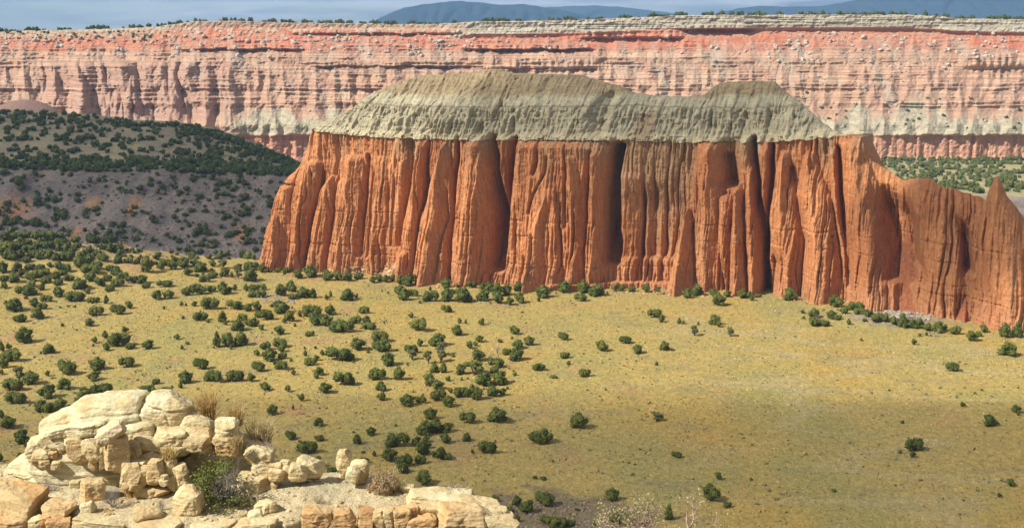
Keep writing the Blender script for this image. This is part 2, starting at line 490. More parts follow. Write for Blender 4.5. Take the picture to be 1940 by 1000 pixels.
# (left edge, right edge, protrusion at foot, protrusion at top, roundness, z of top given by edges)
BUT = [
 (A((50, 890), (85, 640), (112, 520), (134, 500)), A((172, 890), (180, 620), (172, 530), (146, 505)), 4, 2.0, 2.2),
 (A((172, 890), (180, 560), (195, 470), (235, 415)), A((262, 880), (282, 560), (288, 430), (262, 412)), 5, 2.5, 2.4),
 (A((255, 890), (270, 660), (292, 540), (330, 482)), A((362, 890), (362, 640), (368, 540), (362, 482)), 6, 3, 2.3),
 (A((360, 890), (362, 620), (370, 510), (392, 490)), A((484, 870), (484, 600), (478, 500), (460, 395)), 7, 3.2, 2.3),
 (A((485, 820), (487, 560), (492, 450), (502, 398)), A((612, 800), (604, 560), (585, 440), (575, 410)), 3.5, 1.5, 3.0),
 (A((600, 790), (600, 540), (604, 450), (622, 420)), A((650, 780), (655, 560), (655, 470), (642, 420)), 2.0, 1.0, 2.2),
 (A((648, 930), (660, 600), (676, 500), (700, 330)), A((740, 930), (738, 620), (742, 500), (742, 330)), 8, 3, 2.4),
 (A((730, 950), (742, 640), (775, 480), (800, 370), (812, 345)), A((892, 950), (872, 620), (856, 470), (834, 370), (822, 345)), 11, 3.5, 1.9),
 (A((884, 950), (874, 620), (886, 500), (905, 335)), A((1034, 960), (1028, 620), (1012, 500), (990, 335)), 9.5, 4, 2.6),
 (B((128, 960), (132, 600), (150, 340)), B((590, 900), (584, 640), (566, 480), (520, 340)), 6, 4.5, 6),
 (B((236, 975), (243, 720), (290, 590), (325, 470), (336, 450)), B((382, 975), (350, 760), (356, 560), (350, 450)), 10, 4, 2.0),
 (B((238, 975), (248, 740), (262, 700), (272, 688)), B((362, 975), (322, 760), (296, 700), (282, 688)), 14, 8, 1.6),
 (B((338, 960), (340, 640), (346, 520), (352, 450)), B((425, 880), (404, 640), (376, 520), (360, 450)), 9, 5.5, 2.0),
 (B((405, 880), (408, 640), (400, 470), (396, 380)), B((505, 880), (488, 620), (470, 480), (440, 380)), 8, 6, 2.2),
 (B((500, 880), (495, 600), (490, 470), (490, 370)), B((582, 870), (574, 620), (560, 480), (540, 370)), 7, 5.5, 2.2),
 (B((606, 880), (602, 600), (604, 520), (622, 470)), B((722, 880), (718, 620), (714, 500), (700, 468)), 3, 1.6, 3.0),
 (B((724, 880), (722, 640), (722, 540), (735, 480)), B((770, 880), (772, 640), (765, 540), (752, 480)), 2.6, 1.4, 2.4),
 (B((772, 880), (774, 640), (778, 600), (790, 540)), B((828, 880), (830, 700), (824, 600), (806, 540)), 2.6, 1.2, 2.4),
 (B((826, 880), (832, 740), (842, 650), (848, 618)), B((880, 880), (872, 740), (860, 650), (852, 618)), 2.4, 1.0, 2.0),
 (B((866, 970), (876, 780), (904, 660), (916, 620)), B((972, 970), (952, 780), (938, 680), (922, 620)), 13, 4, 1.7),
 (B((950, 960), (958, 640), (950, 500), (958, 350)), B((1062, 960), (1054, 640), (1056, 460), (1048, 345)), 6, 4.5, 2.6),
 (E((165, 800), (120, 600), (114, 480), (118, 440)), E((185, 800), (178, 600), (172, 480), (160, 440)), 6, 5, 2.2),
 (E((172, 800), (172, 600), (172, 470), (184, 402)), E((242, 800), (222, 600), (216, 470), (198, 400)), 9, 6, 2.2),
 (E((240, 800), (222, 560), (215, 430), (232, 336)), E((296, 800), (276, 560), (264, 430), (242, 334)), 7.5, 4.5, 2.2),
 (E((250, 560), (250, 400), (246, 262)), E((316, 600), (312, 400), (310, 262)), 4.5, 3, 2.4),
 (E((338, 815), (344, 680), (312, 580), (300, 480), (328, 350), (345, 282)), E((445, 815), (436, 600), (398, 440), (380, 360), (372, 282)), 9, 4, 2.2),
 (E((430, 815), (440, 600), (404, 440), (426, 300), (436, 282)), E((584, 815), (550, 620), (522, 450), (462, 300), (450, 282)), 13, 4, 1.8),
 (E((572, 810), (560, 600), (530, 440), (518, 280)), E((614, 790), (604, 650), (566, 520), (545, 270)), 4, 2.5, 2.0),
 (E((602, 790), (586, 560), (566, 400), (556, 262)), E((784, 820), (748, 620), (704, 430), (660, 330), (646, 240)), 14, 4.5, 1.7),
 (E((842, 740), (836, 580), (806, 450), (790, 400)), E((1006, 780), (1004, 620), (968, 510), (900, 400)), 8, 3, 2.3),
 (E((1064, 925), (1036, 720), (1034, 570), (1096, 430), (1122, 380)), E((1320, 925), (1296, 660), (1200, 510), (1152, 380)), 13, 2.0, 2.0),
]
# (centre line, half width m, depth m)
GRV = [
 (A((292, 410), (290, 520), (270, 640), (258, 880)), 0.7, 3.0), (A((368, 500), (362, 640), (360, 880)), 0.5, 2.0),
 (A((486, 400), (486, 560), (488, 820)), 0.6, 3.0), (A((520, 420), (518, 560), (524, 820)), 0.35, 2.0), (A((600, 440), (606, 600), (612, 780)), 0.4, 1.8),
 (A((660, 330), (668, 470), (655, 780)), 1.6, 3.5), (A((742, 330), (742, 500), (734, 700), (734, 930)), 0.5, 3.0),
 (A((868, 330), (872, 480), (876, 620), (888, 930)), 0.6, 5.0),
 (A((998, 330), (1018, 440), (1040, 560), (1056, 720), (1062, 880)), 1.9, 14.0), (A((1106, 335), (1100, 480), (1092, 640), (1084, 880)), 1.4, 13.0),
 (B((268, 340), (272, 420), (256, 480)), 0.6, 2.5), (B((316, 400), (312, 470), (268, 560), (250, 640)), 0.5, 2.0), (B((392, 350), (402, 500), (410, 700)), 0.4, 2.2), (B((490, 380), (494, 560), (502, 760)), 0.4, 2.0),
 (B((610, 350), (588, 470), (592, 620), (596, 760), (604, 850)), 1.9, 13.0), (B((716, 480), (720, 640), (724, 860)), 0.45, 2.6), (B((760, 500), (770, 640), (770, 830)), 8.5, 3.5), (A((690, 400), (690, 600), (690, 800)), 1.2, 3.0),
 (E((148, 200), (150, 300), (156, 415)), 3.4, 5.0), (E((140, 300), (152, 360), (160, 412)), 1.6, 4.0),
 (E((212, 160), (236, 260), (262, 430), (286, 560), (300, 800)), 1.2, 11.0), (E((310, 255), (308, 400), (300, 520), (298, 660)), 0.8, 6.0), (E((374, 340), (380, 400)), 1.3, 3.0),
 (E((555, 270), (565, 430), (590, 620), (606, 760)), 0.8, 4.0),
 (E((800, 450), (826, 560), (842, 690)), 1.5, 5.0), (E((700, 400), (745, 520), (770, 620), (790, 740)), 4.3, 9.0), (E((960, 490), (1014, 572), (1028, 715)), 1.7, 6.0),
]

def face_n(s, z):
    """how far the cliff face stands out from the butte plane, metres, and a crevice mask"""
    hgt = np.clip(z / 46.0, 0, 1)
    wall = 5.0 * (1 - hgt) ** 1.25 - 2.0
    n = np.array(wall) + 0 * s
    warp = 1.1 * fbm(s / 9.0, z / 14.0, 2.0, 3)
    best = np.zeros_like(n)
    for le, re_, pb, pt, k in BUT:
        zl, sl = zline(le)
        zr, sr = zline(re_)
        a = np.interp(z, zl, sl)
        b_ = np.interp(z, zr, sr)
        zt = max(zl[-1], zr[-1])
        z0 = min(zl[0], zr[0])
        mid, half = (a + b_) / 2, np.maximum((b_ - a) / 2, 0.25) * (1.08 + 0.30 * np.clip(1 - (z - z0) / (zt - z0), 0, 1) ** 1.6)
        tt = np.abs(s + 0.22 * warp - mid) / half
        p = 1.35 * pb + (1.1 * pt - 1.35 * pb) * np.clip((z - z0) / (zt - z0), 0, 1)
        fade = np.clip((zt - z) / 1.8, 0, 1) ** 0.6
        prof = 0.38 * np.clip(1 - tt ** k, 0, 1) ** (1.0 / 1.7) + 0.62 * np.clip(1 - tt, 0, 1) ** 0.9
        best = np.maximum(best, p * prof * fade)
    n = n + best
    up = sstep(0, 46, z)
    n = n + (1.7 - 0.5 * up) * (np.abs(perlin((s + warp) / 4.2, z / 70.0, 0.4)) - 0.25)
    n = n + 1.55 * (np.abs(perlin((s + 0.8 * warp) / 1.7, z / 40.0, 7.4)) - 0.25)
    n = n + 0.85 * (np.abs(perlin((s + 0.5 * warp) / 0.8, z / 16.0, 3.4)) - 0.25)
    n = n + 0.30 * fbm(s / 1.8, z / 2.6, 5.5, 5, 0.6)
    # narrow joints running down the face
    n = n - 2.4 * np.exp(-np.abs(perlin((s + warp) / 3.6, z / 110.0, 31.0)) / 0.06) * sstep(-0.2, 0.35, perlin(s / 14.0, z / 22.0, 5.0))
    n = n - 1.2 * np.exp(-np.abs(perlin((s + 0.7 * warp) / 1.5, z / 60.0, 37.0)) / 0.08) * sstep(-0.1, 0.4, perlin(s / 8.0, z / 15.0, 8.0))
    n = n + 0.22 * np.abs(perlin((s + 0.4 * warp) / 0.42, z / 10.0, 23.4))
    # thin strata: small ledges and hard bands
    n = n + 0.07 * perlin(0.0 * s + 0.15 * perlin(s / 8, z / 8, 1), z / 1.1, 9.0) + 0.04 * perlin(s / 30.0, z / 0.45, 4.0)
    crev = np.zeros_like(n)
    for ln, hw, dep in GRV:
        zl, sl = zline(ln)
        cc = np.interp(z, zl, sl)
        inside = sstep(zl[0] - 0.8, zl[0] + 0.8, z) * sstep(zl[-1] + 1.2, zl[-1] - (1.2 if zl[-1] > 38 else 9.0), z)
        g = np.exp(-(np.abs(s + 0.25 * warp - cc) / hw) ** 2.6) * inside
        n = n - dep * g
        crev = np.maximum(crev, g)
    # bench of hard rock along the foot, and hairline bedding partings
    bs0, bs1 = uv(1065, 530)[0], uv(1300, 530)[0]
    zb = uv(1180, 527)[1]
    n = n + 2.4 * sstep(bs0, bs0 + 2, s) * sstep(bs1, bs1 - 3, s) * sstep(zb + 0.3, zb - 0.2, z)
    zb2 = uv(720, 519)[1]
    n = n + 3.0 * sstep(uv(650, 519)[0], uv(660, 519)[0], s) * sstep(uv(768, 519)[0], uv(764, 519)[0], s) * sstep(zb2 + 0.3, zb2 - 0.2, z)
    for (pxl, pyl) in ((850, 408), (1390, 453), (850, 470), (1110, 497)):
        zc = uv(pxl, pyl)[1] + 0.25 * fbm(s / 9.0, 0, 3.0, 2)
        n = n - 0.35 * np.exp(-((z - zc) / 0.16) ** 2) * sstep(-0.35, 0.1, perlin(s / 12.0, 3.0, zc.mean()))
    return n, crev

def talus_n(s, z):
    n = np.full(np.shape(s), -99.0)
    for top, slope in (([(660, 512), (690, 497), (705, 486), (716, 490), (735, 480), (755, 466), (764, 460), (767, 520)], 1.2),
                       ([(1060, 528), (1085, 521), (1100, 512), (1160, 490), (1175, 496), (1230, 512), (1300, 530)], 1.0),
                       ([(1680, 575), (1694, 530), (1706, 502), (1722, 494), (1745, 512), (1775, 528), (1800, 533), (1820, 527), (1834, 519), (1842, 545), (1850, 590), (1857, 628)], 1.05),
                       ([(1600, 572), (1630, 560), (1660, 556), (1700, 575)], 1.2), ([(935, 540), (944, 505), (955, 512), (962, 540)], 1.0)):
        q = np.array([uv(*p) for p in top])
        q = q[np.argsort(q[:, 0])]
        zt = np.interp(s, q[:, 0], q[:, 1], left=-40, right=-40)
        n = np.maximum(n, -1.5 + (zt - z) * slope + 0.5 * fbm(s / 3.0, z / 9.0, 4.0, 3) + 0.25 * fbm(s / 0.9, z / 3.0, 2.0, 3))
    return n

R1 = 300
v = np.linspace(0, 1, R1)[:, None]
Zc = ZB + (zcut - ZB)[None, :] * v
Sg = np.broadcast_to(S, Zc.shape)
Nf, crev = face_n(Sg, Zc)
ta = talus_n(Sg, Zc)
is_tal = sstep(-0.3, 0.3, ta - Nf)
Nf = np.maximum(Nf, ta)
# round the two ends and the fin's crest
mL = np.argsort(sil[:14, 1])
sLz = np.interp(Zc, sil[:14, 1][mL], sil[:14, 0][mL])
tL = np.clip(1 - (Sg - sLz) / 9.0, 0, 1)
Nf = Nf - 11.0 * (1 - np.sqrt(np.clip(1 - tL * tL, 0, 1)))
fin = sstep(uv(1640, 300)[0], uv(1690, 300)[0], S)
Nf = Nf - (1.0 + 3.0 * fin[None, :]) * np.exp(-np.clip(zcut[None, :] - Zc, 0, 99) / 1.6) * (zcut == ztop)[None, :]
tR = np.clip(1 - (s1 - Sg) / 10.0, 0, 1)
Nf = Nf - 8.0 * (1 - np.sqrt(np.clip(1 - tR * tR, 0, 1)))

def to_world(s, n, z):
    n = n + bend(s)
    return np.stack([PL[0] + T2[0] * s + N2[0] * n, PL[1] + T2[1] * s + N2[1] * n, z], -1)

def stain(px_a, px_b, py_end, soft=6):
    a, b_ = uv(px_a, 280)[0], uv(px_b, 280)[0]
    w = soft * 0.155
    ze = uv((px_a + px_b) / 2, py_end)[1]
    zc = zcap_all[None, :]
    side = sstep(a - w, a + w, Sg) * sstep(b_ + w, b_ - w, Sg)
    return side * sstep(ze - 4, zc.mean() + 1, Zc + 4.0 * fbm(Sg / 0.9, Zc / 22.0, 3.0, 3))

orange = C3(0.66, 0.295, 0.122)
ccol = cmix(orange, C3(0.56, 0.228, 0.09), sstep(-0.5, 0.6, fbm(Sg / 7.0, Zc / 25.0, 3.0, 4)))
ccol = cmix(ccol, C3(0.57, 0.29, 0.14), 0.6 * sstep(0.0, 0.7, fbm(Sg / 2.2, Zc / 30.0, 8.0, 4)))
band = perlin(0 * Sg + 0.2 * perlin(Sg / 15, Zc / 9, 0.3), Zc / 1.9, 2.0) + 0.6 * perlin(Sg / 60.0, Zc / 0.7, 6.0)
ccol = ccol * (1 + 0.05 * band[..., None])
ccol = cmix(ccol, C3(0.53, 0.26, 0.13), 0.55 * sstep(10, 2, Zc))
stn = np.zeros_like(Zc)
for aa in ((757, 792, 335), (1168, 1316, 420), (1362, 1440, 315), (1548, 1580, 315), (1100, 1165, 300), (905, 935, 300), (740, 775, 300), (1215, 1300, 520)):
    stn = np.maximum(stn, stain(*aa))
drip = sstep(0.05, 0.6, fbm(Sg / 1.6, Zc / 80.0, 63.0, 4)) * sstep(9.0, 0.0, zcap_all[None, :] - Zc + 5.0 * fbm(Sg / 1.1, 2.0, 5.0, 3))
stn = np.maximum(stn, 0.75 * drip)
ccol = cmix(ccol, C3(0.47, 0.335, 0.195), 0.78 * np.clip(stn, 0, 1))
streak = sstep(0.25, 0.7, fbm(Sg / 0.8, Zc / 60.0, 15.0, 3)) * sstep(12, 44, Zc)
ccol = cmix(ccol, C3(0.40, 0.225, 0.12), 0.4 * streak)
talc = cmix(C3(0.43, 0.165, 0.075), C3(0.47, 0.31, 0.16), (Sg < uv(800, 500)[0]) * sstep(-0.1, 0.4, fbm(Sg / 2.5, Zc / 2.0, 3.0, 3) + (Sg - uv(735, 500)[0]) / 10.0))
ccol = cmix(ccol, talc, is_tal)

main = 1 - fin
nback = (-46.0) * main + (-17.0) * fin
endt = np.clip((S - s0) / 14.0, 0, 1) * np.clip((s1 - S) / 14.0, 0, 1)
ntop = Nf[-1]
nb = ntop + (nback - ntop) * np.sqrt(endt + 0.02)
rows_n, rows_z, rows_c = [Nf], [Zc], [ccol]
for f_, zf in ((0.25, 0.99), (0.6, 0.97), (1.0, 0.9), (1.15, 0.45), (1.25, 0.0)):
    rows_n.append((ntop + (nb - ntop) * f_ + 0.6 * fbm(S / 4.0, f_ * 3, 0, 3))[None, :])
    rows_z.append((ZB + (zcut - ZB) * zf)[None, :])
    rows_c.append(ccol[-1:, :, :])
rn, rz, rc = np.concatenate(rows_n), np.concatenate(rows_z), np.concatenate(rows_c)
rs = np.broadcast_to(S, rn.shape)
m_cliff = rock_mat('red_sandstone', [((1.3, 1.3, 0.10), 0.33, 0.68, (0.78, 0.74, 0.70), (1.18, 1.18, 1.18)), ((0.35, 0.35, 2.6), 0.38, 0.62, (0.94, 0.93, 0.92), (1.04, 1.04, 1.04)), ((0.9, 0.9, 0.9), 0.3, 0.7, (0.86, 0.85, 0.84), (1.1, 1.1, 1.1))],
                   [((1.6, 1.6, 0.22), 0.9), ((0.5, 0.5, 3.0), 0.08), ((2.4, 2.4, 1.6), 0.5)])
butte = empty('sandstone_butte', (float(PL[0] + T2[0] * 110), float(PL[1] + T2[1] * 110), 0.0), 'huge fluted orange red sandstone butte with grey green cap standing in the valley', 'butte')
butte_inv = -np.array(butte.location)
grid_mesh('cliff', to_world(rs, rn, rz) + butte_inv, m_cliff, butte, rc)

# caprock: rim, grey slope, thin ledge, brown dome
ci = slice(iL, iR + 1)
Sc = S[ci]
zc0, zt1 = zcut[ci], ztop[ci]
R2 = 150
v2 = np.linspace(0, 1, R2)[:, None] ** 0.9
Zk = zc0[None, :] + (zt1 - zc0)[None, :] * v2
Sk = np.broadcast_to(Sc, Zk.shape)
dz = Zk - zc0[None, :]
nrim = np.array([np.convolve(np.pad(Nf[-1], 45, mode='edge'), np.ones(91) / 91, 'valid')])[:, ci]
nf0 = Nf[-1][ci][None, :]
top_full = 10.5
lower = np.minimum(dz, top_full)
upper = np.maximum(dz - top_full, 0)
gull = np.abs(fbm(Sk / 7.5 + 0.4 * fbm(Sk / 6, Zk / 6, 1.0, 2), Zk / 30.0, 3.0, 3))
gull2 = np.abs(fbm(Sk / 1.9, Zk / 12.0, 13.0, 3))
blk = fbm(np.floor(Sk / 1.3 + 0.6 * perlin(Sk / 2.0, Zk, 0)) * 3.7, np.floor(Zk / 0.8) * 2.3, 0.5, 1)
nk = lerp(nf0, nrim, sstep(0.0, 2.5, dz)) + 0.9 * sstep(0.0, 0.15, dz) * sstep(2.6, 1.4, dz) - 0.60 * lower - 1.2 * sstep(9.8, 10.3, dz) - 0.5 * sstep(3.4, 3.7, dz) - 0.5 * sstep(6.6, 6.9, dz) - 1.55 * upper
nk = nk + 4.2 * (gull - 0.3) * sstep(0.5, 5, dz) * (1 - 0.45 * sstep(10, 15, dz)) + 2.2 * (gull2 - 0.3) * sstep(0.3, 2, dz) * sstep(12.0, 8.5, dz)
nk = nk + 0.8 * blk * sstep(0.05, 0.3, dz) * sstep(2.8, 1.6, dz) + 0.35 * blk * sstep(4, 6, dz) * sstep(10.5, 9, dz) + 0.40 * fbm(Sk / 1.3, Zk / 1.5, 3.0, 5, 0.6) - 0.9 * np.exp(-np.abs(perlin(Sk / 4.5 + 0.3 * perlin(Sk / 3, Zk / 5, 2), Zk / 40.0, 51.0)) / 0.06) * sstep(0.5, 2, dz)
for (px, wpx, dep, py0, py1) in ((945, 10, 2.5, 195, 262), (1140, 16, 4.5, 180, 262), (1015, 8, 2.0, 150, 200), (775, 9, 2.5, 195, 262), (980, 8, 3.0, 225, 262), (1410, 6, 2.5, 215, 272), (1460, 6, 2.5, 215, 272), (1210, 22, 1.8, 220, 266), (1350, 5, 1.8, 225, 270), (1545, 8, 2.0, 215, 262), (920, 9, 3.2, 235, 268)):
    sa = uv(px, 230, -12)[0]
    za, zb_ = uv(px, py1)[1], uv(px, py0, -15)[1]
    nk = nk - dep * np.exp(-((Sk - sa + 0.6 * fbm(Zk / 4.0, 1, 1, 2)) / (wpx * 0.155)) ** 2) * sstep(za - 1, za + 1.5, Zk) * sstep(zb_ + 1.5, zb_ - 1.5, Zk)
siln = np.interp(Sc, sil[:, 0], [q_[2] for q_ in SIL])
nk = nk + (siln + 0.5 * fbm(Sc / 6.0, 1.0, 2.0, 3) - nk[-1])[None, :] * (dz / np.maximum(dz[-1:], 0.5)) ** 1.2
# end taper of the cap where it meets the butte's two ends
capt_w = np.minimum(np.clip((Sc[-1] - Sc) / 26.0, 0, 1), np.clip((Sc - Sc[0]) / 16.0, 0, 1))
capt = np.clip((Sc - Sc[0]) / 6.0, 0, 1) * np.clip((Sc[-1] - Sc) / 6.0, 0, 1)
kcol = cmix(C3(0.43, 0.385, 0.255), C3(0.36, 0.325, 0.215), sstep(-0.4, 0.5, fbm(Sk / 4.0, Zk / 5.0, 3.0, 4)))
kcol = cmix(kcol, C3(0.50, 0.43, 0.27), 0.8 * sstep(3.2, 1.6, dz + 0.8 * fbm(Sk / 1.5, 0.0, 3.0, 3)))
kcol = cmix(kcol, C3(0.36, 0.27, 0.15), 0.45 * sstep(0.1, 0.6, fbm(Sk / 5.0, Zk / 2.0, 13.0, 3)) * (dz < 10))
kcol = cmix(kcol, C3(0.31, 0.22, 0.125), 0.8 * sstep(uv(1188, 240)[0], uv(1195, 240)[0], Sk) * sstep(uv(1235, 240)[0], uv(1225, 240)[0], Sk) * (dz < 8))
brown = cmix(C3(0.315, 0.245, 0.14), C3(0.27, 0.205, 0.115), sstep(-0.4, 0.5, fbm(Sk / 9.0, Zk / 2.5, 5.0, 4)))
kcol = cmix(kcol, brown, sstep(12.6, 14.6, dz + 1.2 * fbm(Sk / 9.0, 2.0, 1.0, 3)))
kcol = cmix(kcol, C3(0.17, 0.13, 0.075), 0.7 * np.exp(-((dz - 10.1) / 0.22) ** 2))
kcol = kcol * (1 + 0.10 * perlin(Sk / 50.0, Zk / 0.7, 1.0))[..., None]
ntk = nk[-1]
rows_n, rows_z, rows_c = [nk], [Zk], [kcol]
for f_, zf in ((0.12, 1.0), (0.5, 0.85), (1.0, 0.35), (1.1, -0.02)):
    rows_n.append((ntk + (np.minimum(nb[ci], ntk - 1.0) - 3.0 - ntk) * f_ * np.clip(capt_w, 0.04, 1))[None, :])
    rows_z.append((zc0 + (zt1 - zc0) * zf)[None, :])
    rows_c.append(kcol[-1:])
rn, rz, rc = np.concatenate(rows_n), np.concatenate(rows_z), np.concatenate(rows_c)
m_cap = rock_mat('grey_green_caprock', [((0.8, 0.8, 0.5), 0.33, 0.68, (0.84, 0.84, 0.84), (1.1, 1.1, 1.1)), ((0.2, 0.2, 2.2), 0.4, 0.62, (0.9, 0.88, 0.86), (1.05, 1.05, 1.05))],
                 [((0.9, 0.9, 0.7), 0.5), ((2.2, 2.2, 2.2), 0.3)])
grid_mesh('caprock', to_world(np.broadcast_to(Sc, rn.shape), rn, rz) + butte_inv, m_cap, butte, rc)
# ---------------------------------------------------------------- far mesa escarpment
MD = 905.0                                     # distance of its foot
MS = np.linspace(on_y(-640, 200, MD)[0], on_y(2560, 200, MD)[0], 2700)
MPX = np.linspace(-640, 2560, 2700)            # the photograph column each one was measured from
rim_py = np.interp(MPX, [-140, 0, 60, 160, 240, 300, 330, 370, 440, 560, 700, 800, 860, 900, 1000, 1100, 1200, 1300, 1500, 1700, 1760, 1800, 1870, 1940, 2080],
                   [64, 61, 59, 57, 55, 52, 48, 42, 40, 44, 46, 47, 45, 42, 41, 39, 34, 30, 29, 29, 31, 36, 37, 38, 38])
KN = [(310, 4.0), (296, 0.0), (256, -1.5), (246, -4.0), (222, -16.0), (212, -22.0), (176, -36.0), (140, -50.0), (118, -60.0), (100, -72.0), (80, -84.0), (62, -93.0), (52, -97.0), (30, -100.0)]
kz = np.array([on_y(970, py, MD - n)[1] for py, n in KN])
kn = np.array([n for _, n in KN])
zrim = np.array([on_y(970, p, MD + 98.0)[1] for p in rim_py]) + 0.5 * fbm(MS / 6.0, 0, 2.0, 3) + 0.5 * fbm(np.floor(MS / 5.0), 0, 2.0, 1)
RM = 330
vm = np.linspace(0, 1, RM)[:, None]
Zm = kz[0] + (zrim - kz[0])[None, :] * vm
Sm = np.broadcast_to(MS, Zm.shape)
PXm = np.broadcast_to(MPX, Zm.shape)
PYm = np.interp(Zm, kz, [p for p, _ in KN])   # photograph row of this level
n0 = np.interp(Zm, kz, kn)
warp = 5.0 * fbm(Sm / 40.0, Zm / 30.0, 1.0, 3)
# spurs and gullies: broad at the foot of the slope, finer above
sp1 = 0.75 - np.abs(perlin((Sm + warp) / 30.0, Zm / 140.0, 0.5))
sp2 = np.abs(perlin((Sm + warp) / 13.0, Zm / 70.0, 4.5))
sp3 = np.abs(perlin((Sm + 0.5 * warp) / 5.0, Zm / 35.0, 8.5))
mid = sstep(258, 240, PYm) * sstep(62, 110, PYm)
rightm = sstep(1100, 1400, PXm)
gm_ = (1 - 0.62 * rightm) * 0.35 + (1 - 0.62 * rightm) * 0.65 * sstep(-0.25, 0.45, fbm(Sm / 60.0, Zm / 45.0, 14.0, 3))
sp4 = np.exp(-np.abs(perlin((Sm + warp) / 9.0 + 0.02 * Zm, Zm / 60.0, 71.0)) / 0.07)
nm = n0 + mid * gm_ * (8.0 * (sp1 - 0.4) + 5.0 * (sp2 - 0.3) + 2.2 * (sp3 - 0.3)) - mid * 1.1 * sp4 * sstep(-0.3, 0.3, fbm(Sm / 30.0, Zm / 14.0, 91.0, 3))
# fluted cliffs left of centre
flut = np.exp(-((PXm - 250) / 190.0) ** 4) * sstep(112, 126, PYm) * sstep(240, 222, PYm)
tt = sstep(232, 118, PYm)
nm = nm + flut * ((22.0 * np.abs(perlin((Sm + 1.4 * warp) / 17.0, Zm / 140.0, 21.5)) - 6.0) + 12.0 * (np.abs(perlin((Sm + warp) / 7.0, Zm / 60.0, 3.5)) - 0.3))
nm = nm - 0.30 * flut * (n0 + 20.0)
# debris cones: wedges that widen downwards below each hard ledge
def cones(py_top, py_bot, w, amp, seed, mask):
    zt_, zb_ = np.interp(-py_top, [-q_ for q_, _ in KN], kz), np.interp(-py_bot, [-q_ for q_, _ in KN], kz)
    zt_ = zt_ + 1.5 * fbm(Sm / 30.0, 0.0, seed, 3)
    t_ = (zt_ - Zm) / (zt_ - zb_)
    ph = Sm / w + 0.55 * fbm(Sm / (w * 2.6), 0.0, seed + 3.0, 2)
    u_ = np.abs(ph - np.floor(ph) - 0.5) * 2
    hgt_ = 0.65 + 0.7 * (np.sin(np.floor(ph) * 12.9898 + seed) * 0.5 + 0.5)
    c_ = np.clip(t_ * hgt_ * 1.25 - u_, 0, 1.0)
    return np.where(t_ > 0, amp * c_ * sstep(1.35, 1.0, t_), 0) * mask
rightf = 1 - 0.35 * rightm
cone_n = cones(122, 226, 21.0, 15.0, 2.0, np.exp(-((PXm - 260) / 220.0) ** 4)) + cones(118, 160, 11.0, 5.0, 11.0, rightf) + cones(152, 192, 12.0, 5.5, 23.0, rightf) + cones(184, 232, 15.0, 7.0, 37.0, rightf) + cones(66, 108, 16.0, 4.0, 51.0, 1.0) + cones(215, 250, 16.0, 6.0, 61.0, 1.0)
nm = nm + cone_n
# ledges: cliff-and-bench stair through the middle of the face
per = 3.1
q = (Zm + 0.7 * fbm(Sm / 30.0, Zm / 20.0, 7.0, 3)) / per
st = (np.floor(q) + sstep(0.62, 0.98, q - np.floor(q)) - q) * per
nm = nm - (0.95 - 0.2 * rightm) * st * sstep(212, 196, PYm) * sstep(60, 85, PYm) * sstep(-0.15, 0.45, fbm(Sm / 28.0, Zm / 7.0, 3.0, 4)) * 1.5
q = (Zm + 0.4 * fbm(Sm / 20.0, Zm / 10.0, 17.0, 2)) / 1.15
nm = nm - 0.35 * (np.floor(q) + sstep(0.6, 0.97, q - np.floor(q)) - q) * 1.15 * sstep(246, 200, PYm)
# overhanging ledge lines: red cliffs under the rim
for (a, b_, pa, pb_, dep) in ((1100, 1290, 58, 76, 4.0), (350, 570, 84, 96, 3.5), (880, 1120, 84, 96, 5.0), (560, 870, 56, 66, 2.5), (1290, 1420, 48, 58, 3.0), (1820, 1960, 100, 135, 4.0), (960, 1130, 110, 135, 4.0), (600, 900, 116, 128, 2.5)):
    m_ = sstep(a - 12, a + 12, PXm) * sstep(b_ + 12, b_ - 12, PXm)
    c_ = (pa + pb_) / 2 + 2.5 * fbm(Sm / 14.0, 0, a * 0.1, 3)
    hw = (pb_ - pa) / 2
    nm = nm + m_ * dep * (sstep(c_ - hw * 1.2, c_ - hw * 0.8, PYm) * sstep(c_ + hw, c_ + hw * 0.2, PYm) * 1.2 - sstep(c_ + hw * 0.1, c_ + hw, PYm) * sstep(c_ + hw * 2.6, c_ + hw, PYm)) * (0.7 + 0.9 * np.abs(perlin(Sm / 5.0, Zm / 50, 3.0)))
# lower red cliff: columns
lowc = sstep(252, 258, PYm)
nm = nm + lowc * (3.6 * (np.abs(perlin(Sm / 9.0, Zm / 80.0, 2.5)) - 0.3) + 1.8 * (np.abs(perlin(Sm / 3.2, Zm / 40.0, 6.5)) - 0.3)) + 1.0 * np.exp(-((PYm - 255) / 3.5) ** 2) * (0.5 + 0.5 * perlin(Sm / 3.0, 0, 1))
# caprock cliff on the right half
capm = sstep(830, 900, PXm) * sstep(rim_py[None, :] + 30, rim_py[None, :] + 22, PYm)
nm = nm + capm * (5.0 + 2.0 * fbm(np.floor(Sm / 6.0 + 0.5 * perlin(Sm / 9.0, Zm / 9.0, 2)), np.floor(Zm / 2.2), 0.3, 1) + 0.8 * perlin(Sm / 40.0, Zm / 1.0, 0.4))
nm = nm + (0.8 - 0.35 * rightm) * fbm((Sm - 0.5 * Zm) / 3.2, Zm / 4.0, 5.0, 5, 0.6)

